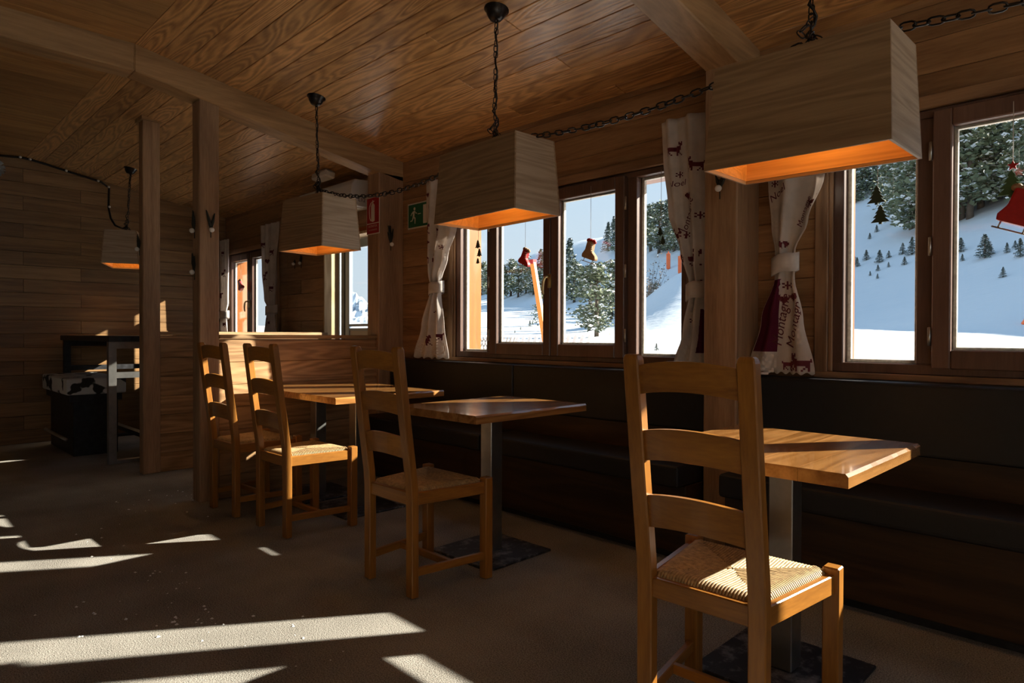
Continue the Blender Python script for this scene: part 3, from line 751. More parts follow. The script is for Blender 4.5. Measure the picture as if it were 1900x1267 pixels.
# ================================================================== curtains
DEER = ["........#.#", "........###", ".........##", "#......###.", "##########.", ".#########.", ".########..", ".##....##..", ".#.#...#.#.", ".#..#..#..#"]
HEART = [".##.##.", "#######", "#######", ".#####.", "..###..", "...#..."]
FLAKE = ["..#..", "#.#.#", ".###.", "#.#.#", "..#.."]
RING = ["...####...", ".##....##.", ".#..##..#.", "#..#..#..#", "#.#.##.#.#", "#.#.##.#.#", "#..#..#..#", ".#..##..#.", ".##....##.", "...####..."]
def curtain(label, prof, nf, amp, tie, prints=(), texts=(), maroon=None, y0=3.12):
    zs_ = [p[0] for p in prof]
    def at(z):
        for (za, la, ra), (zb, lb, rb) in zip(prof, prof[1:]):
            if za >= z >= zb:
                t = (za-z)/(za-zb); t = t*t*(3-2*t) if abs(la-lb)+abs(ra-rb) > .02 else t
                return la+(lb-la)*t, ra+(rb-ra)*t
        return (prof[0][1], prof[0][2]) if z > prof[0][0] else (prof[-1][1], prof[-1][2])
    wmax = max(p[2]-p[1] for p in prof)
    def surf(x, z):
        l, r = at(z); u = (x-l)/(r-l); k = amp*(.55+.45*(1-(r-l)/wmax))
        ph = 2*math.pi*nf*u + .9*math.sin(3.1*z) + 1.2*math.sin(2.2*u+z)
        pinch = min(1, abs(z-tie)/.10)*.65+.35
        return y0 + k*pinch*(math.sin(ph)+.35*math.sin(2.1*ph+1)) - .012*math.sin(math.pi*max(0,min(1,u)))
    top, bot = zs_[0], zs_[-1]
    x_c = (prof[0][1]+prof[0][2])/2
    cu = empty('curtain', (x_c, y0, bot), 0, label, 'curtain', 'printed linen curtains')
    def P(x, z, d=0): return (x-x_c, surf(x, z)-d-y0, z-bot)
    nu, nv = 72, 46; m = MB(); vs = []; fs = []
    for j in range(nv+1):
        z = top+(bot-top)*j/nv; l, r = at(z)
        for i in range(nu+1): vs.append(P(l+(r-l)*i/nu, z + (.006*math.sin(i*.7) if j == nv else 0)))
    for j in range(nv):
        for i in range(nu): a = j*(nu+1)+i; fs.append((a, a+nu+1, a+nu+2, a+1))
    m.add(vs, fs, True); o = m.build('cloth', M['linen'], cu)
    md = o.modifiers.new('thickness', 'SOLIDIFY'); md.thickness = .0025; md.offset = 1
    if tie > bot:
        # tie band wrapped around the gathered cloth
        l, r = at(tie); band = MB(); vs = []; fs = []; n = 20
        for j, z in enumerate((tie+.045, tie+.02, tie-.02, tie-.042)):
            for k in range(n):
                a = 2*math.pi*k/n; ry = .052
                vs.append(((l+r)/2-x_c+((r-l)/2+.008)*math.cos(a), ry*math.sin(a)*.9, z-bot+.010*math.cos(a)+(.004*math.sin(3*a))))
        for j in range(3):
            for k in range(n): fs.append((j*n+k, j*n+(k+1) % n, j*n+n+(k+1) % n, j*n+n+k))
        band.add(vs, fs, True); bo = band.build('tie_band', M['linen'], cu)
        md = bo.modifiers.new('thickness', 'SOLIDIFY'); md.thickness = .003
    for bmp, x, z, s, mat, flip in prints:
        mm = MB(); hh = len(bmp); ww_ = len(bmp[0]); idx = {}; vs = []; fs = []
        def vid(i, j):
            if (i, j) not in idx:
                zz = z+(hh/2-j)*s; l, r = at(zz); xx = min(max(x+(i-ww_/2)*s, l+.003), r-.003)
                idx[(i, j)] = len(vs); vs.append(P(xx, zz, .0065))
            return idx[(i, j)]
        for j, rowt in enumerate(bmp):
            for i, ch in enumerate(rowt):
                if ch == '#':
                    ii = ww_-1-i if flip else i
                    fs.append((vid(ii, j), vid(ii, j+1), vid(ii+1, j+1), vid(ii+1, j)))
        mm.add(vs, fs); mm.build({id(DEER): 'deer_print', id(HEART): 'heart_print', id(FLAKE): 'snowflake_print', id(RING): 'crest_print'}[id(bmp)], M[mat], cu)
    for body, x, z, s, ang in texts:
        v, f = text_mesh(body, s); mm = MB(); vs = []
        for (a, b2, _) in v:
            a += .25*b2
            xx = x+a*math.cos(ang)-b2*math.sin(ang); zz = z+a*math.sin(ang)+b2*math.cos(ang); l, r = at(zz)
            vs.append(P(min(max(xx, l+.003), r-.003), zz, .0068))
        mm.add(vs, f); mm.build('lettering', M['print_red'], cu)
    if maroon:
        u0, u1, za, zb = maroon; mm = MB(); vs = []; fs = []; n, k = 24, 14
        for j in range(k+1):
            z = za+(zb-za)*j/k; l, r = at(z)
            for i in range(n+1): vs.append(P(l+(r-l)*(u0+(u1-u0)*i/n), z, .006))
        for j in range(k):
            for i in range(n): a = j*(n+1)+i; fs.append((a, a+n+1, a+n+2, a+1))
        mm.add(vs, fs, True); mm.build('maroon_field', M['maroon'], cu)
    return cu
R_, G_ = 'print_red', 'print_grey'
curtain('tied printed curtain left of the middle window, by the green exit sign', [(2.30,-4.08,-3.50),(2.10,-4.08,-3.56),(1.92,-4.07,-3.70),(1.70,-4.045,-3.80),(1.53,-4.005,-3.875),(1.42,-4.005,-3.88),(1.20,-4.12,-3.85),(.945,-4.245,-3.81)], 3.2, .034, 1.475,
    [(DEER,-4.02,1.93,.0075,R_,0),(DEER,-3.90,1.90,.0075,R_,1),(DEER,-3.95,1.70,.0075,R_,0),(DEER,-3.94,1.46,.0065,R_,1),(HEART,-4.0,1.82,.006,R_,0),(DEER,-4.02,1.08,.008,R_,0),(DEER,-3.89,1.12,.008,R_,1),(FLAKE,-3.93,1.30,.007,R_,0),(FLAKE,-4.0,2.1,.007,R_,0),(RING,-4.12,1.03,.010,G_,0),(RING,-3.88,1.02,.010,G_,0),(FLAKE,-3.86,1.78,.007,R_,0),(HEART,-4.05,2.2,.006,R_,0)])
curtain('tied printed curtain right of the middle window, beside the pillar', [(2.285,-1.975,-1.69),(2.10,-1.965,-1.69),(1.80,-1.935,-1.695),(1.56,-1.86,-1.705),(1.40,-1.80,-1.712),(1.31,-1.80,-1.712),(1.15,-1.84,-1.70),(.965,-1.895,-1.69)], 2.6, .032, 1.355,
    [(DEER,-1.88,2.12,.0075,R_,0),(FLAKE,-1.85,1.98,.007,R_,0),(HEART,-1.80,1.86,.006,R_,0),(DEER,-1.87,1.66,.008,R_,1),(FLAKE,-1.81,1.655,.008,R_,0),(DEER,-1.77,1.53,.0085,R_,0),(HEART,-1.84,1.53,.007,R_,0),(FLAKE,-1.74,1.40,.008,R_,0),(FLAKE,-1.77,1.20,.007,R_,0),(RING,-1.79,1.26,.009,G_,0),(RING,-1.83,1.03,.010,G_,0),(DEER,-1.75,2.02,.0075,R_,1),(FLAKE,-1.73,1.75,.008,R_,0)],
    [('Montagne',-1.80,1.745,.052,1.25),('Noel',-1.86,1.93,.045,.15)], maroon=(.70,.99,1.26,1.03))
curtain('tied printed curtain left of the nearest window with maroon hem field', [(2.285,-1.43,-1.02),(2.05,-1.41,-1.05),(1.85,-1.378,-1.105),(1.65,-1.362,-1.175),(1.51,-1.342,-1.235),(1.41,-1.342,-1.238),(1.20,-1.41,-1.20),(.945,-1.475,-1.150)], 2.0, .024, 1.46,
    [(FLAKE,-1.34,1.85,.007,R_,0),(DEER,-1.15,1.74,.006,R_,0),(RING,-1.33,1.68,.009,G_,0),(HEART,-1.29,1.55,.006,R_,0),(FLAKE,-1.275,1.36,.008,R_,0),(HEART,-1.24,1.30,.007,R_,0),(HEART,-1.29,1.29,.006,R_,0),(DEER,-1.205,.998,.0085,R_,1),(DEER,-1.265,.99,.006,R_,0),(RING,-1.38,.99,.011,G_,0),(RING,-1.235,1.12,.009,G_,0)],
    [('Montagne',-1.300,1.20,.062,1.42),('Montagne',-1.232,1.19,.062,1.36),('Noel',-1.32,1.80,.05,.5),('Montagne',-1.20,1.70,.036,1.25)], maroon=(.02,.46,1.39,1.045))
curtain('grey printed curtain at the far corner, left of the narrow window', [(2.25,-8.13,-7.86),(1.5,-8.12,-7.88),(1.40,-8.11,-7.93),(1.30,-8.11,-7.93),(.95,-8.15,-7.86)], 4, .020, 1.35,
    [(DEER,-7.98,1.85,.009,R_,0),(DEER,-8.05,1.6,.009,R_,1),(DEER,-7.95,1.25,.009,R_,0),(DEER,-8.0,2.1,.009,R_,0)])
curtain('grey printed curtain right of the narrow window beyond the half walls', [(2.30,-7.02,-6.55),(1.8,-6.98,-6.62),(1.5,-6.90,-6.66),(1.42,-6.84,-6.66),(1.34,-6.84,-6.66),(.95,-6.98,-6.56)], 4, .022, 1.38,
    [(DEER,-6.9,2.1,.009,R_,0),(DEER,-6.72,2.0,.009,R_,1),(DEER,-6.85,1.75,.009,R_,0),(DEER,-6.70,1.62,.009,R_,0),(DEER,-6.76,1.25,.009,R_,1),(HEART,-6.8,1.9,.008,R_,0)])

# ================================================================== signs and fittings
sg = empty('extinguisher_sign', (-4.60, 2.99, 2.095), 0, 'red fire extinguisher sign fixed to the wall pillar', 'sign')
MB().box(-.093, .093, -.004, 0, -.152, .152).build('border', M['sign_white'], sg)
MB().box(-.086, .086, -.006, -.004, -.060, .145).build('upper_field', M['sign_red'], sg)
MB().box(-.086, .086, -.006, -.004, -.145, -.068).build('lower_field', M['sign_red'], sg)
pk = MB()
pk.prism([(-.022,-.045),(.0,-.052),(.026,-.045),(.026,.078),(.018,.092),(.006,.098),(.006,.108),(.022,.112),(.022,.117),(.004,.119),(-.002,.125),(-.006,.112),(-.004,.098),(-.016,.092),(-.022,.078)], -.008, -.006)
pk.tube([(-.006,-.0065,.110),(-.032,-.0065,.100),(-.048,-.0065,.070),(-.050,-.0065,.030),(-.042,-.0065,-.020),(-.030,-.0065,-.040)], .0035, 5)
pk.build('pictogram', M['sign_white'], sg, fix=True)
def flat_text(body, size, parent, x, z, y, mat):
    v, f = text_mesh(body, size); m = MB(); m.add([(a+x, y, b2+z) for a, b2, _ in v], f); m.build('lettering', M[mat], parent)
flat_text('EXTINTOR', .026, sg, 0, -.088, -.0066, 'sign_white'); flat_text('DE INCENDIOS', .018, sg, 0, -.118, -.0066, 'sign_white')

ex = empty('exit_sign', (-4.30, YW, 2.093), 0, 'green running man exit sign on the wall behind the curtain', 'sign')
MB().box(-.15, .15, -.006, 0, -.104, .104).build('border', M['sign_white'], ex)
MB().box(-.139, .139, -.008, -.006, -.093, .093).build('field', M['sign_green'], ex)
rm = MB()
rm.add([( -.055+.013*math.cos(2*math.pi*k/12), -.0085, .056+.013*math.sin(2*math.pi*k/12)) for k in range(12)], [tuple(range(12))])
for poly in ([(-.075,.038),(-.052,.040),(-.056,-.010),(-.080,-.008)], [(-.075,.038),(-.070,.028),(-.092,.014),(-.102,.000),(-.108,.006),(-.096,.024)],
             [(-.054,.036),(-.040,.016),(-.022,.014),(-.022,.021),(-.036,.024),(-.050,.042)], [(-.060,-.008),(-.040,-.018),(-.044,-.066),(-.054,-.066),(-.054,-.026),(-.070,-.014)],
             [(-.080,-.008),(-.062,-.012),(-.084,-.042),(-.112,-.044),(-.112,-.036),(-.090,-.034)], [(-.012,.006),(.030,.006),(.030,.013),(-.012,.013)], [(.06,-.075),(.11,-.075),(.11,.075),(.06,.075)]):
    rm.add([(a, -.0085, b2) for a, b2 in poly], [tuple(range(len(poly)))])
rm.build('pictogram', M['sign_white'], ex)

ac = empty('air_conditioner', (-5.50, YW, 2.36), 0, 'white wall mounted air conditioner above the glass door', 'air conditioner')
m = MB(); pf = [(0,-.12),(-.13,-.12),(-.19,-.09),(-.205,-.02),(-.195,.07),(-.17,.115),(0,.125)]
vs = [(-.5,p[0],p[1]) for p in pf] + [(.5,p[0],p[1]) for p in pf]; n = len(pf)
m.add(vs, [tuple(range(n)), tuple(range(2*n-1,n-1,-1))] + [((k+1) % n, k, n+k, n+(k+1) % n) for k in range(n)])
m.build('casing', M['white'], ac, fix=True, bevel=.006)
MB().box(-.46, .46, -.175, -.06, -.128, -.119).build('air_flap', M['beige'], ac)
v, f = text_mesh('L12', .05); m = MB(); m.add([(.5015, -.10+a, -.06+b2) for a, b2, _ in v], f); m.build('lettering', M['dark_frame'], ac)
el = empty('emergency_light', (-5.42, 3.0, zc(3.0)), 0, 'small white emergency light box on the ceiling by the air conditioner', 'light')
MB().box(-.13, .13, -.05, .05, -.075, -.012).build('housing', M['white'], el, bevel=.012, rot=(-ANG,0,0)); MB().box(-.10, .10, -.035, .035, -.014, 0).build('mount', M['white'], el, rot=(-ANG,0,0))

# --- twig picks with white baubles
def pick(p, nrm, label, up=.14):
    o = empty('twig_pick', p, 0, label, 'ornament', 'twig picks with white baubles')
    t = MB(); nx, ny = nrm
    for k in range(6):
        a = random.uniform(-.5,.5); l = up*random.uniform(.5,1)
        t.tube([(nx*.008, ny*.008, .0), (nx*.012+a*.03*abs(ny), ny*.012+a*.03*abs(nx), l*.5), (nx*.012+a*.07*abs(ny), ny*.012+a*.07*abs(nx), l)], [.004,.010,.003], 5)
    t.tube([(nx*.006, ny*.006, .03), (nx*.006, ny*.006, -.05)], .003, 5)
    t.build('twig', M['twig'], o); MB().sphere((nx*.022, ny*.022, 0), .0165, 14, 10).build('bauble', M['ball'], o)
pick((-4.54, 1.678, 1.818), (1,0), 'twig with white bauble on the lit side of the near post')
pick((-4.61, 1.605, 1.812), (0,-1), 'twig with white bauble on the shaded side of the near post, upper one')
pick((-4.61, 1.605, 1.535), (0,-1), 'twig with small white bauble on the shaded side of the near post, lower one')
pick((-5.83, 1.607, 1.80), (0,-1), 'twig with white bauble on the far post beside the far corner lamp')
pick((-1.554, 2.99, 1.838), (0,-1), 'white bauble on the pillar just under the nearest lamp', .08)
pick((-4.52, 3.10, 1.862), (1,0), 'twig with white bauble on the pillar below the red sign', .16)
pick((-6.43, YW, 1.855), (0,-1), 'left white bauble of a pair on the wall beyond the half walls', .05)
pick((-6.29, YW, 1.852), (0,-1), 'right white bauble of a pair on the wall beyond the half walls', .09)

# --- hanging window ornaments
def strung(o, z_top, x=0): MB().tube([(x, 0, .02), (x, 0, z_top)], .0014, 4).build('string', M['sign_white'], o)
BOOT = [(-.30,.50),(.06,.50),(.10,.05),(.38,-.12),(.46,-.24),(.44,-.36),(-.38,-.36),(-.42,-.20),(-.30,.05)]
def skate(p, s, mat, label, ztop, ang):
    o = empty('skate_ornament', p, 0, label, 'ornament', 'skate ornaments hung in the windows')
    def rp(q): a = ang; return (s*(q[0]*math.cos(a)-q[1]*math.sin(a)), s*(q[0]*math.sin(a)+q[1]*math.cos(a)))
    MB().prism([rp(q) for q in BOOT], -s*.13, s*.13).build('boot', M[mat], o, fix=True, bevel=s*.05, seg=2)
    cf = MB()
    for k in range(9):
        q = rp((-.32+.40*k/8, .50+.02*math.sin(k*2))); cf.sphere((q[0], 0, q[1]), s*.10, 7, 5)
    cf.build('fur_cuff', M['tan'] if mat == 'red' else M['red'], o)
    ln = MB()
    for k in range(4):
        q1 = rp((.0+.05*k, .36-.11*k)); ln.tube([(q1[0]-s*.03, -s*.15, q1[1]+s*.04), (q1[0]+s*.08, -s*.15, q1[1]-s*.02)], s*.025, 5)
    ln.build('laces', M['bead'], o)
    bl = MB(); a, b2, c = rp((-.42,-.52)), rp((.42,-.52)), rp((.56,-.42))
    bl.tube([(a[0],0,a[1]),(b2[0],0,b2[1]),(c[0],0,c[1])], s*.022, 5)
    for q in (-.28, .26): u, v_ = rp((q,-.36)), rp((q,-.52)); bl.tube([(u[0],0,u[1]),(v_[0],0,v_[1])], s*.022, 5)
    bl.build('blade', M['steel'], o)
    strung(o, ztop-p[2]); return o
skate((-3.045, 3.165, 1.632), .115, 'red', 'red skate ornament hanging in the left sash of the middle window', 2.03, -.45)
skate((-2.492, 3.165, 1.630), .125, 'tan', 'tan skate ornament hanging in the right sash of the middle window', 2.03, -.35)
skate((-.405, 3.165, 1.605), .155, 'red', 'large red skate ornament below the green felt tree', 1.63, -.40)
skate((-7.63, 3.16, 1.69), .13, 'red', 'red skate ornament hanging in the far narrow window', 2.03, .3)
FIR = [(0,.5),(.14,.28),(.08,.28),(.24,.06),(.14,.06),(.34,-.16),(.20,-.16),(.44,-.40),(.07,-.40),(.07,-.5),(-.07,-.5),(-.07,-.40),(-.44,-.40),(-.20,-.16),(-.34,-.16),(-.14,.06),(-.24,.06),(-.08,.28),(-.14,.28)]
def fir_cut(m, x, z, s, th=.004): m.prism([(x+s*a, z+s*b2) for a, b2 in FIR], -th, th)
def tree_string(p, sizes, label, ztop, mat='felt_dark'):
    o = empty('tree_ornament', p, 0, label, 'ornament', 'cut out fir tree ornaments hung in the windows')
    z = 0
    for k, s in enumerate(sizes):
        m = MB(); fir_cut(m, (.012 if k % 2 else -.004), z, s); m.build('fir_cutout', M[mat], o, fix=True); z -= s*1.02
    strung(o, ztop-p[2]); return o
tree_string((-3.515, 3.165, 1.775), [.060, .058, .040], 'string of small dark fir trees in the far left pane of the middle window', 2.03)
tree_string((-1.998, 3.165, 1.70), [.05, .05], 'string of small fir trees in the right pane of the middle window', 2.04)
tree_string((-.905, 3.165, 1.74), [.085, .085], 'string of two dark fir trees under the nearest lamp', 2.04)
gt = tree_string((-.430, 3.165, 1.712), [.105], 'green felt fir tree ornament with red star in the nearest window', 2.03, 'felt_green')
st = MB(); st.prism([((.020 if k % 2 == 0 else .009)*math.sin(math.pi*k/5), .070+(.020 if k % 2 == 0 else .009)*math.cos(math.pi*k/5)) for k in range(10)], -.004, .004); st.build('star', M['red'], gt, fix=True)

# --- cable of tiny lights on the far wall, tinsel ball
cb = empty('light_string', (-8.2, 1.5, 2.8), 0, 'dark cable with tiny white lights pinned along the far wall', 'string lights')
pts = [(0,-1.6,.09),(0,-.5,.085),(0,-.33,.10),(0,-.25,.095),(0,.06,.035),(0,.38,-.03),(0,.455,-.08),(0,.45,-.30),(.05,.46,-.42),(.10,.49,-.50),(.35,.50,-.56),(.8,.42,-.60)]
MB().tube(pts, .011, 6).build('cable', M['chain'], cb)
for q in ((0,-.33,.10),(0,-.25,.093),(0,.06,.033),(0,.35,-.025),(0,.45,-.075),(0,.455,-.29)): MB().sphere((q[0]+.016, q[1], q[2]), .013, 8, 6).build('light_bulb', M['ball'], cb)
tb = empty('tinsel_ball', (-7.2, .845, 2.56), 0, 'silver tinsel ball hanging at the left edge', 'ornament')
t = MB()
for k in range(260):
    v = Vector((random.gauss(0,1), random.gauss(0,1), random.gauss(0,1))).normalized(); q = v*random.uniform(.06,.085); w = v.orthogonal().normalized()*.006
    t.add([(0,0,0), tuple(q+w), tuple(q-w)], [(0,1,2)])
o = t.build('tinsel', M['tinsel'], tb); o['kind'] = 'stuff'
MB().tube([(0,0,0),(0,0,zc(.8)-2.56)], .003, 5).build('hanger', M['chain'], tb)

# --- crumbs of snow trodden into the carpet
t = MB(); rs = random.Random(3)
for cx_, cy_, n_, sp in ((-4.9,1.35,22,.30),(-4.75,1.62,10,.12),(-3.2,1.0,14,.12),(-2.75,.95,26,.16),(-3.9,.9,10,.2),(-3.0,.62,8,.15),(-2.2,1.15,8,.15)):
    for k in range(n_):
        x, y = rs.gauss(cx_, sp), rs.gauss(cy_, sp*.5); s = rs.uniform(.003,.011)
        t.add([(x+s*rs.uniform(.5,1)*math.cos(a), y+s*rs.uniform(.5,1)*math.sin(a), 0.0005) for a in (0,1.3,2.5,3.8,5.1)] + [(x, y, s*.6)], [(0,1,5),(1,2,5),(2,3,5),(3,4,5),(4,0,5)])
tag(t.build('snow_crumbs', M['snowy']), 'crumbs of snow trodden into the carpet', 'snow', kind='stuff')

# ================================================================== outside: snow slope, trees, fence
def _n(x, y):
    return (math.sin(x*.31+1.3)*math.cos(y*.27+.4)+.6*math.sin(x*.73-y*.41+2.1)+.4*math.cos(x*.17+y*.63))/2
def terrain(x, y):
    R = math.hypot(x, y)
    az = math.degrees(math.atan2(x, y)); f = min(1, max(0, (az+60)/9)); f = f*f*(3-2*f)
    z = .80+.02*min(R, 15)+(.02*(min(R, 28)-15) if R > 15 else 0)+((.006+.052*f)*(R-28) if R > 28 else 0)
    z += 2.0*math.exp(-((az+29)/5.5)**2-((R-22)/7.5)**2)          # snow bank in front of the wooded slope
    s = .56*x+.83*y-13.5
    if s > 30: s = 30+6*(1-math.exp(-(s-30)/6))
    if s > 0: z += .52*(s-4*(1-math.exp(-s/4)))
    a = min(1, max(0, (R-4)/20))
    return z+.30*a*_n(x*.6, y*.6)+.05*a*_n(x*2, y*2)+.9*min(1, max(0, (R-20)/60))*_n(x*.15, y*.15)
m = MB(); vs = []; fs = []; na, nr = 230, 110
for i in range(na+1):
    az = math.radians(-80+230*i/na); ca, sa = math.cos(az), math.sin(az)
    r0 = min((YW+.23)/ca if ca > .02 else 1e9, (XR+.22)/sa if sa > .02 else 1e9)
    for k in range(nr+1):
        R = r0 + 230*(k/nr)**2.4
        x, y = R*math.sin(az), R*math.cos(az); vs.append((x, y, terrain(x, y)))
for i in range(na):
    for k in range(nr): a = i*(nr+1)+k; fs.append((a, a+nr+1, a+nr+2, a+1))
m.add(vs, fs, True)
tag(m.build('snow_slope', M['snow'], fix=True), 'snow covered ground rising to a wooded hillside outside', 'snow', kind='structure')

def tufts(rng, pts, size, flat=.5):
    mm = MB()
    for p in pts:
        s = size*rng.uniform(.6, 1.3)
        u = Vector((rng.gauss(0,1), rng.gauss(0,1), rng.gauss(0,flat))).normalized(); v = u.cross(Vector((rng.gauss(0,1), rng.gauss(0,1), rng.gauss(0,1)))).normalized()
        p = Vector(p); mm.add([p-u*s*.5, p+v*s*.38, p+u*s*.6, p-v*s*.38], [(0,1,2,3)])
    return mm
def make_tree(seed, kind):
    """unit height tree: returns list of (part name, mesh, material)"""
    rng = random.Random(seed); pts = []; snow = []
    tr = MB()
    if kind == 'pine':
        lean = rng.uniform(-.04,.04)
        tr.tube([(0,0,-.05),(lean*.5,0,.3),(lean,0,.65),(lean,0,.95)], [.026,.020,.012,.003], 7)
        for k in range(34):
            h = rng.uniform(.10,.97); rad = (.30*(1-h)**.55)*rng.uniform(.5,1.15)*(1 if h > .2 else .75); a = rng.uniform(0,2*math.pi)
            cx, cy, cz = lean*h+rad*.72*math.cos(a), rad*.72*math.sin(a), h-.01
            tr.tube([(lean*h,0,h-.04),(cx,cy,cz)], [.006,.002], 4)
            sp = .055+.05*(1-h)
            for q in range(50):
                t = rng.random()**.6
                p = (lean*h+(cx-lean*h)*t*1.25+rng.gauss(0,sp*.55), cy*t*1.25+rng.gauss(0,sp*.55), cz+rng.gauss(0,sp*.42)+.01*t); pts.append(p)
                if rng.random() < .17: snow.append((p[0], p[1], p[2]+.008))
        sz = .040
    elif kind == 'fir':
        tr.tube([(0,0,-.05),(0,0,.5),(0,0,1)], [.022,.012,.002], 7)
        for lv in range(17):
            h = .07+.91*lv/16; rad = .235*(1-h)**.85+.012
            for j in range(9):
                a = rng.uniform(0,2*math.pi); L = rad*rng.uniform(.75,1.15)
                for q in range(13):
                    t = rng.random()**.7; p = (L*t*math.cos(a)+rng.gauss(0,.012), L*t*math.sin(a)+rng.gauss(0,.012), h-.06*t+rng.gauss(0,.010)); pts.append(p)
                    if rng.random() < .12: snow.append((p[0], p[1], p[2]+.012))
        sz = .036
    else:
        for k in range(26):
            a = rng.uniform(0,2*math.pi); r = rng.uniform(.1,.34); h = rng.uniform(.5,1)
            tr.tube([(0,0,-.03),(r*.4*math.cos(a),r*.4*math.sin(a),h*.5),(r*math.cos(a),r*math.sin(a),h)], [.010,.006,.002], 4)
            for q in range(34):
                t = rng.uniform(.3,1); p = (r*t*math.cos(a)+rng.gauss(0,.05), r*t*math.sin(a)+rng.gauss(0,.05), h*t+rng.gauss(0,.05)); pts.append(p)
                if rng.random() < .2: snow.append(p)
        sz = .032
    crown = tufts(rng, pts, sz).mesh('crown'); sn = tufts(rng, snow, sz*1.15, .2).mesh('snow_load'); tm = tr.mesh('trunk')
    return tm, crown, sn
PROTO = {0: [make_tree(s, 'pine') for s in (11,12,13,14)], 1: [make_tree(s, 'fir') for s in (21,22)], 2: [make_tree(s, 'bush') for s in (31,32)], 3: [make_tree(s, 'fir') for s in (23,24)]}
for k, lst in PROTO.items():
    for tm, cr, sn in lst:
        tm.materials.append(M['brush'] if k == 2 else M['bark']); cr.materials.append({0: M['needle'], 1: M['needle_d'], 2: M['brush'], 3: M['needle_d']}[k]); sn.materials.append(M['snowy'])
TREES = [(-106.0, 94.3, 7.22, 0), (-104.0, 94.6, 7.62, 0), (-85.1, 79.0, 5.72, 0), (-86.5, 81.9, 5.38, 0), (-69.0, 67.0, 5.22, 0), (-68.4, 68.0, 5.55, 0), (-63.9, 65.0, 4.49, 0), (-63.7, 66.4, 5.45, 0), (-60.5, 64.5, 4.79, 0), (-58.8, 64.1, 6.0, 1), (-57.3, 63.7, 5.63, 0), (-16.4, 18.0, 1.52, 0), (-43.4, 50.9, 3.83, 0), (-48.5, 57.7, 6.17, 1), (-39.9, 48.2, 4.2, 0), (-40.9, 50.4, 3.29, 0), (-9.7, 12.3, 1.64, 0), (-7.8, 10.1, 1.46, 0), (-12.7, 17.2, 2.11, 0), (-57.9, 77.6, 4.41, 1), (-63.2, 86.2, 4.16, 1), (-54.9, 76.0, 5.93, 1), (-52.7, 74.2, 5.89, 1), (-46.2, 66.2, 5.88, 0), (-44.6, 67.0, 4.54, 0), (-41.3, 63.3, 5.34, 0), (-37.8, 59.5, 5.65, 0), (-36.9, 59.6, 5.38, 1), (-35.2, 58.2, 4.88, 0), (-32.4, 55.2, 4.27, 0), (-31.4, 55.0, 4.51, 0), (-21.2, 32.3, 3.73, 2), (-22.8, 34.0, 2.97, 2), (-22.0, 34.1, 2.28, 0), (-20.5, 32.6, 1.23, 0), (-15.6, 49.5, 3.02, 0), (-15.5, 50.7, 3.07, 0), (-14.8, 50.6, 3.41, 1), (-14.2, 50.4, 3.75, 0), (-12.0, 44.9, 3.96, 0), (-10.5, 41.0, 4.19, 0), (-9.3, 38.1, 4.4, 0), (-8.6, 36.5, 4.19, 0), (-8.3, 37.0, 4.74, 0), (-7.7, 36.3, 4.33, 0), (-7.3, 37.4, 4.93, 0), (-6.9, 36.6, 5.04, 0), (-6.5, 36.3, 5.09, 0), (-6.3, 37.5, 4.83, 0), (-6.1, 38.4, 4.13, 0), (-5.6, 37.9, 4.17, 1), (-5.4, 38.2, 3.92, 1), (-4.9, 36.8, 3.87, 0), (-4.5, 35.7, 4.08, 0), (-3.9, 35.0, 3.84, 0), (-3.3, 33.7, 3.64, 0), (-15.6, 56.2, 3.75, 0), (-17.8, 59.5, 3.13, 1), (-19.1, 59.6, 2.74, 0), (-12.9, 52.4, 3.41, 0), (-9.7, 52.1, 2.86, 0), (-7.3, 49.7, 2.31, 1), (-18.1, 52.9, 3.29, 0), (-19.0, 52.3, 3.31, 0), (-26.8, 51.0, 3.62, 0), (-23.5, 49.1, 3.37, 0), (-4.9, 30.0, 0.93, 3), (-4.8, 30.2, 0.53, 3), (-6.0, 31.8, 0.61, 3), (-5.7, 30.5, 0.29, 3), (-4.2, 29.8, 0.39, 3), (-3.7, 28.9, 0.68, 3), (-3.9, 27.0, 0.36, 3), (-4.0, 30.1, 0.28, 3), (-8.1, 33.3, 0.82, 3), (-8.6, 33.8, 0.54, 3), (-8.1, 32.1, 0.37, 3), (-9.2, 33.9, 0.35, 3), (-11.7, 40.8, 0.43, 3), (-11.7, 39.6, 0.36, 3), (-10.6, 34.0, 0.47, 3), (-10.4, 34.7, 0.52, 3), (-9.5, 33.6, 0.6, 3), (-9.2, 32.3, 0.29, 3), (-11.2, 35.5, 0.33, 3), (-8.9, 31.2, 0.23, 3), (-8.8, 32.4, 0.24, 3), (-9.4, 31.9, 0.22, 3), (-3.9, 6.1, 0.08, 3), (-16.4, 17.3, 0.23, 3), (-15.5, 15.9, 0.11, 3), (-13.2, 13.3, 0.09, 3), (-60.4, 67.6, 2.23, 3)]
ORD = ['first','second','third','fourth','fifth','sixth','seventh','eighth','ninth','tenth','eleventh','twelfth','thirteenth','fourteenth','fifteenth','sixteenth','seventeenth','eighteenth','nineteenth','twentieth',
       'twenty-first','twenty-second','twenty-third','twenty-fourth','twenty-fifth','twenty-sixth','twenty-seventh','twenty-eighth','twenty-ninth','thirtieth','thirty-first','thirty-second','thirty-third','thirty-fourth','thirty-fifth','thirty-sixth','thirty-seventh','thirty-eighth','thirty-ninth','fortieth']
KN = {0: ('pine_tree', 'snow dusted pine', 'pine trees on the hillside'), 1: ('fir_tree', 'dark pointed fir', 'fir trees on the hillside'), 2: ('bare_bush', 'frosted bare bush', 'bare bushes on the slope'), 3: ('young_fir', 'tiny young fir', 'young firs in the snow')}
def zone(x, y): return 'middle' if math.degrees(math.atan2(x, y)) < -26 else 'nearest'
cnt = {}
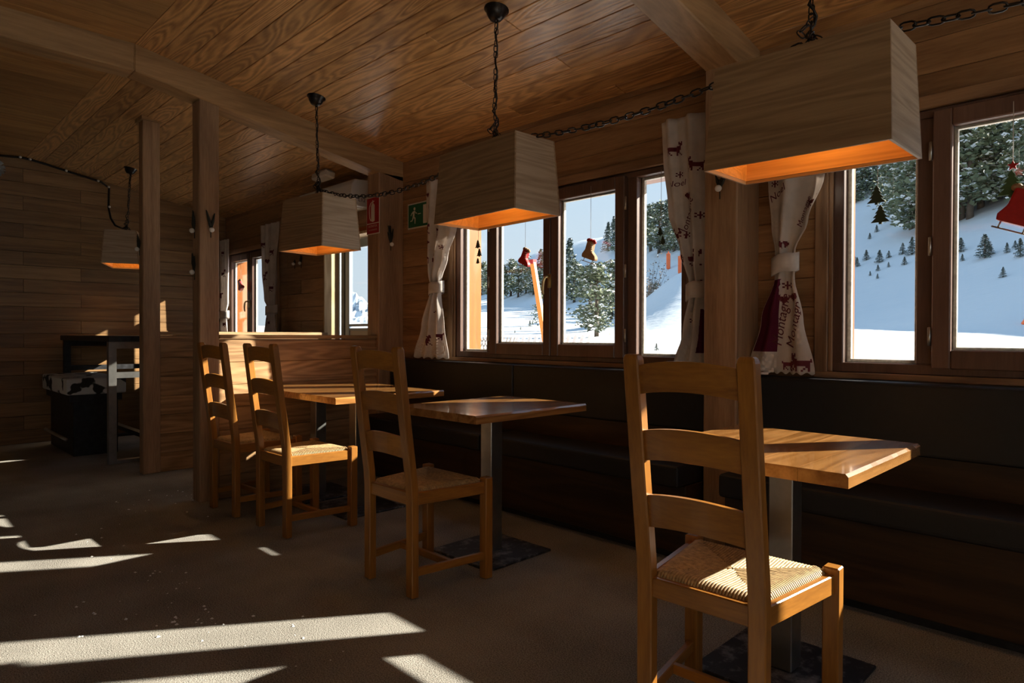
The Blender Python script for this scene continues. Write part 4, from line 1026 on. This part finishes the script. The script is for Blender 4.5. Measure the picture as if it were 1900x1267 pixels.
for x, y, h, k in sorted(TREES, key=lambda t: math.atan2(t[0], t[1])):
    zn = zone(x, y); cnt[(zn, k)] = cnt.get((zn, k), 0) + 1
    nm, ds, gr = KN[k]
    lb = '%s %s from the left, seen through the %s window' % (ORD[cnt[(zn, k)]-1], ds, zn)
    rg = random.Random(int(x*31+y*17)); tm, cr, sn = rg.choice(PROTO[k])
    t = empty(nm, (x, y, terrain(x, y)-.02*h), rg.uniform(0, 6.28), lb, 'tree' if k != 2 else 'bush', gr)
    w = h*rg.uniform(.95, 1.15)*{0: 1.25, 3: 1.55}.get(k, 1)
    t.scale = (w, w, h)
    link('crown', cr, None, t); link('snow_load', sn, None, t); link('trunk', tm, None, t)

# --- far rocky peak beyond the glass door
m = MB(); vs = []; fs = []; n = 40
ux, uy = .51, .86   # along the ridge
for i in range(n+1):
    for k in range(n+1):
        u, v = i/n*2-1, k/n*2-1
        h = max(0, 1-abs(u*1.0+.1*math.sin(4*v)))**1.1*max(0, 1-abs(v))**.9
        hh = 30*h*(1+.28*mnoise.noise((u*3.1, v*3.3, 7.7))+.16*mnoise.noise((u*8, v*8, 1.7)))-2
        vs.append((-345+ux*34*u-uy*40*v, 212+uy*34*u+ux*40*v, hh))
for i in range(n):
    for k in range(n): a = i*(n+1)+k; fs.append((a, a+n+1, a+n+2, a+1))
m.add(vs, fs)
tag(m.build('rocky_peak', M['rock'], fix=True), 'distant snowy rock peak seen through the glass door', 'mountain')

# --- orange padding posts, orange mat, reflection streak, slanted white bars, lattice
for (x, y, w, h, lb) in ((-31.08,50.43,.34,1.5,'left orange padded post on the snow slope'), (-27.87,47.07,.42,1.55,'right orange padded post on the snow slope')):
    p = empty('padded_post', (x, y, terrain(x, y)-.1), .5, lb, 'post', 'orange padded posts')
    MB().box(-w/2, w/2, -w/2, w/2, .15, h).build('padding', M['orange'], p, bevel=.06, seg=2); MB().box(-.05, .05, -.05, .05, 0, h+.18).build('core', M['orange'], p)
tn = empty('snow_fence_roll', (-27.2, 46.9, terrain(-27.2, 46.9)-.1), .5, 'low orange net fence by the padded posts', 'fence')
MB().box(-.05, .7, -.02, .02, .3, 1.2).build('net', M['orange'], tn); MB().box(.68, .72, -.03, .03, 0, 1.35).build('stake', M['orange'], tn); MB().box(-.09, -.05, -.03, .03, 0, 1.35).build('stake', M['orange'], tn)
cz = terrain(-2.3, 20.4)
mt = empty('orange_tarp', (-2.25, 20.4, cz), .2, 'orange slope mat standing on the snow at the right edge', 'mat')
MB().hexa([(-.34,-.15,-.05),(.5,-.15,-.05),(.5,.25,-.05),(-.34,.25,-.05),(.05,.02,.62),(.5,.02,.62),(.5,.10,.62),(.05,.10,.62)]).build('mat_body', M['orange'], mt, bevel=.03)
MB().tube([(.2,.06,-.05),(.2,.06,.7)], .02, 6).build('pole', M['pole'], mt)
lp = empty('reflection_streak', (-5.86, 6.5, terrain(-5.86, 6.5)), 0, 'orange bar standing in for a reflection at the middle window', 'pole')  # a reflection in the glass, built as a leaning orange bar
m = MB(); a, b2 = Vector((.012, 0, -.05)), Vector((-.258, 0, 2.147-terrain(-5.86, 6.5)))
m.hexa([a+Vector(q) for q in ((-.035,-.03,0),(.035,-.03,0),(.035,.03,0),(-.035,.03,0))] + [b2+Vector(q) for q in ((-.035,-.03,0),(.035,-.03,0),(.035,.03,0),(-.035,.03,0))])
m.build('streak_body', M['pole'], lp, bevel=.005); MB().box(-.30, -.215, -.034, .034, 2.09-terrain(-5.86, 6.5), 2.15-terrain(-5.86, 6.5)).build('tip', M['red'], lp)
pf = empty('slanted_bars', (-6.3, 7.0, terrain(-6.3, 7.0)), 0, 'row of slanted white bars in the snow below the middle window', 'fence')  # slanted white bars along a thin white rail
for k in range(13):
    x = -.80+.125*k; z0 = .985-terrain(-6.3, 7)+.002*k
    MB().prism([(x-.03,z0-.12),(x+.025,z0-.12),(x+.115,z0+.08),(x+.112,z0+.115),(x+.09,z0+.125),(x+.068,z0+.11)], -.012, .012).build('white_bar', M['white_bar'], pf, fix=True)
MB().box(-.86, .86, .012, .03, .985-terrain(-6.3,7)-.11, .985-terrain(-6.3,7)-.08).build('rail', M['white_bar'], pf)
la = empty('lattice_panel', (-5.02, 4.6, .70), 0, 'grey lattice panel low outside the left pane of the middle window', 'lattice')
for k in range(12):
    x = -.30+.05*k
    for s in (-1, 1):
        m = MB(); m.hexa([(x-.008,s*.004,0),(x+.008,s*.004,0),(x+.008,s*.004+.006,0),(x-.008,s*.004+.006,0),(x-.008+s*.2,s*.004,.40),(x+.008+s*.2,s*.004,.40),(x+.008+s*.2,s*.004+.006,.40),(x-.008+s*.2,s*.004+.006,.40)])
        m.build('slat', M['lattice'], la, fix=True)
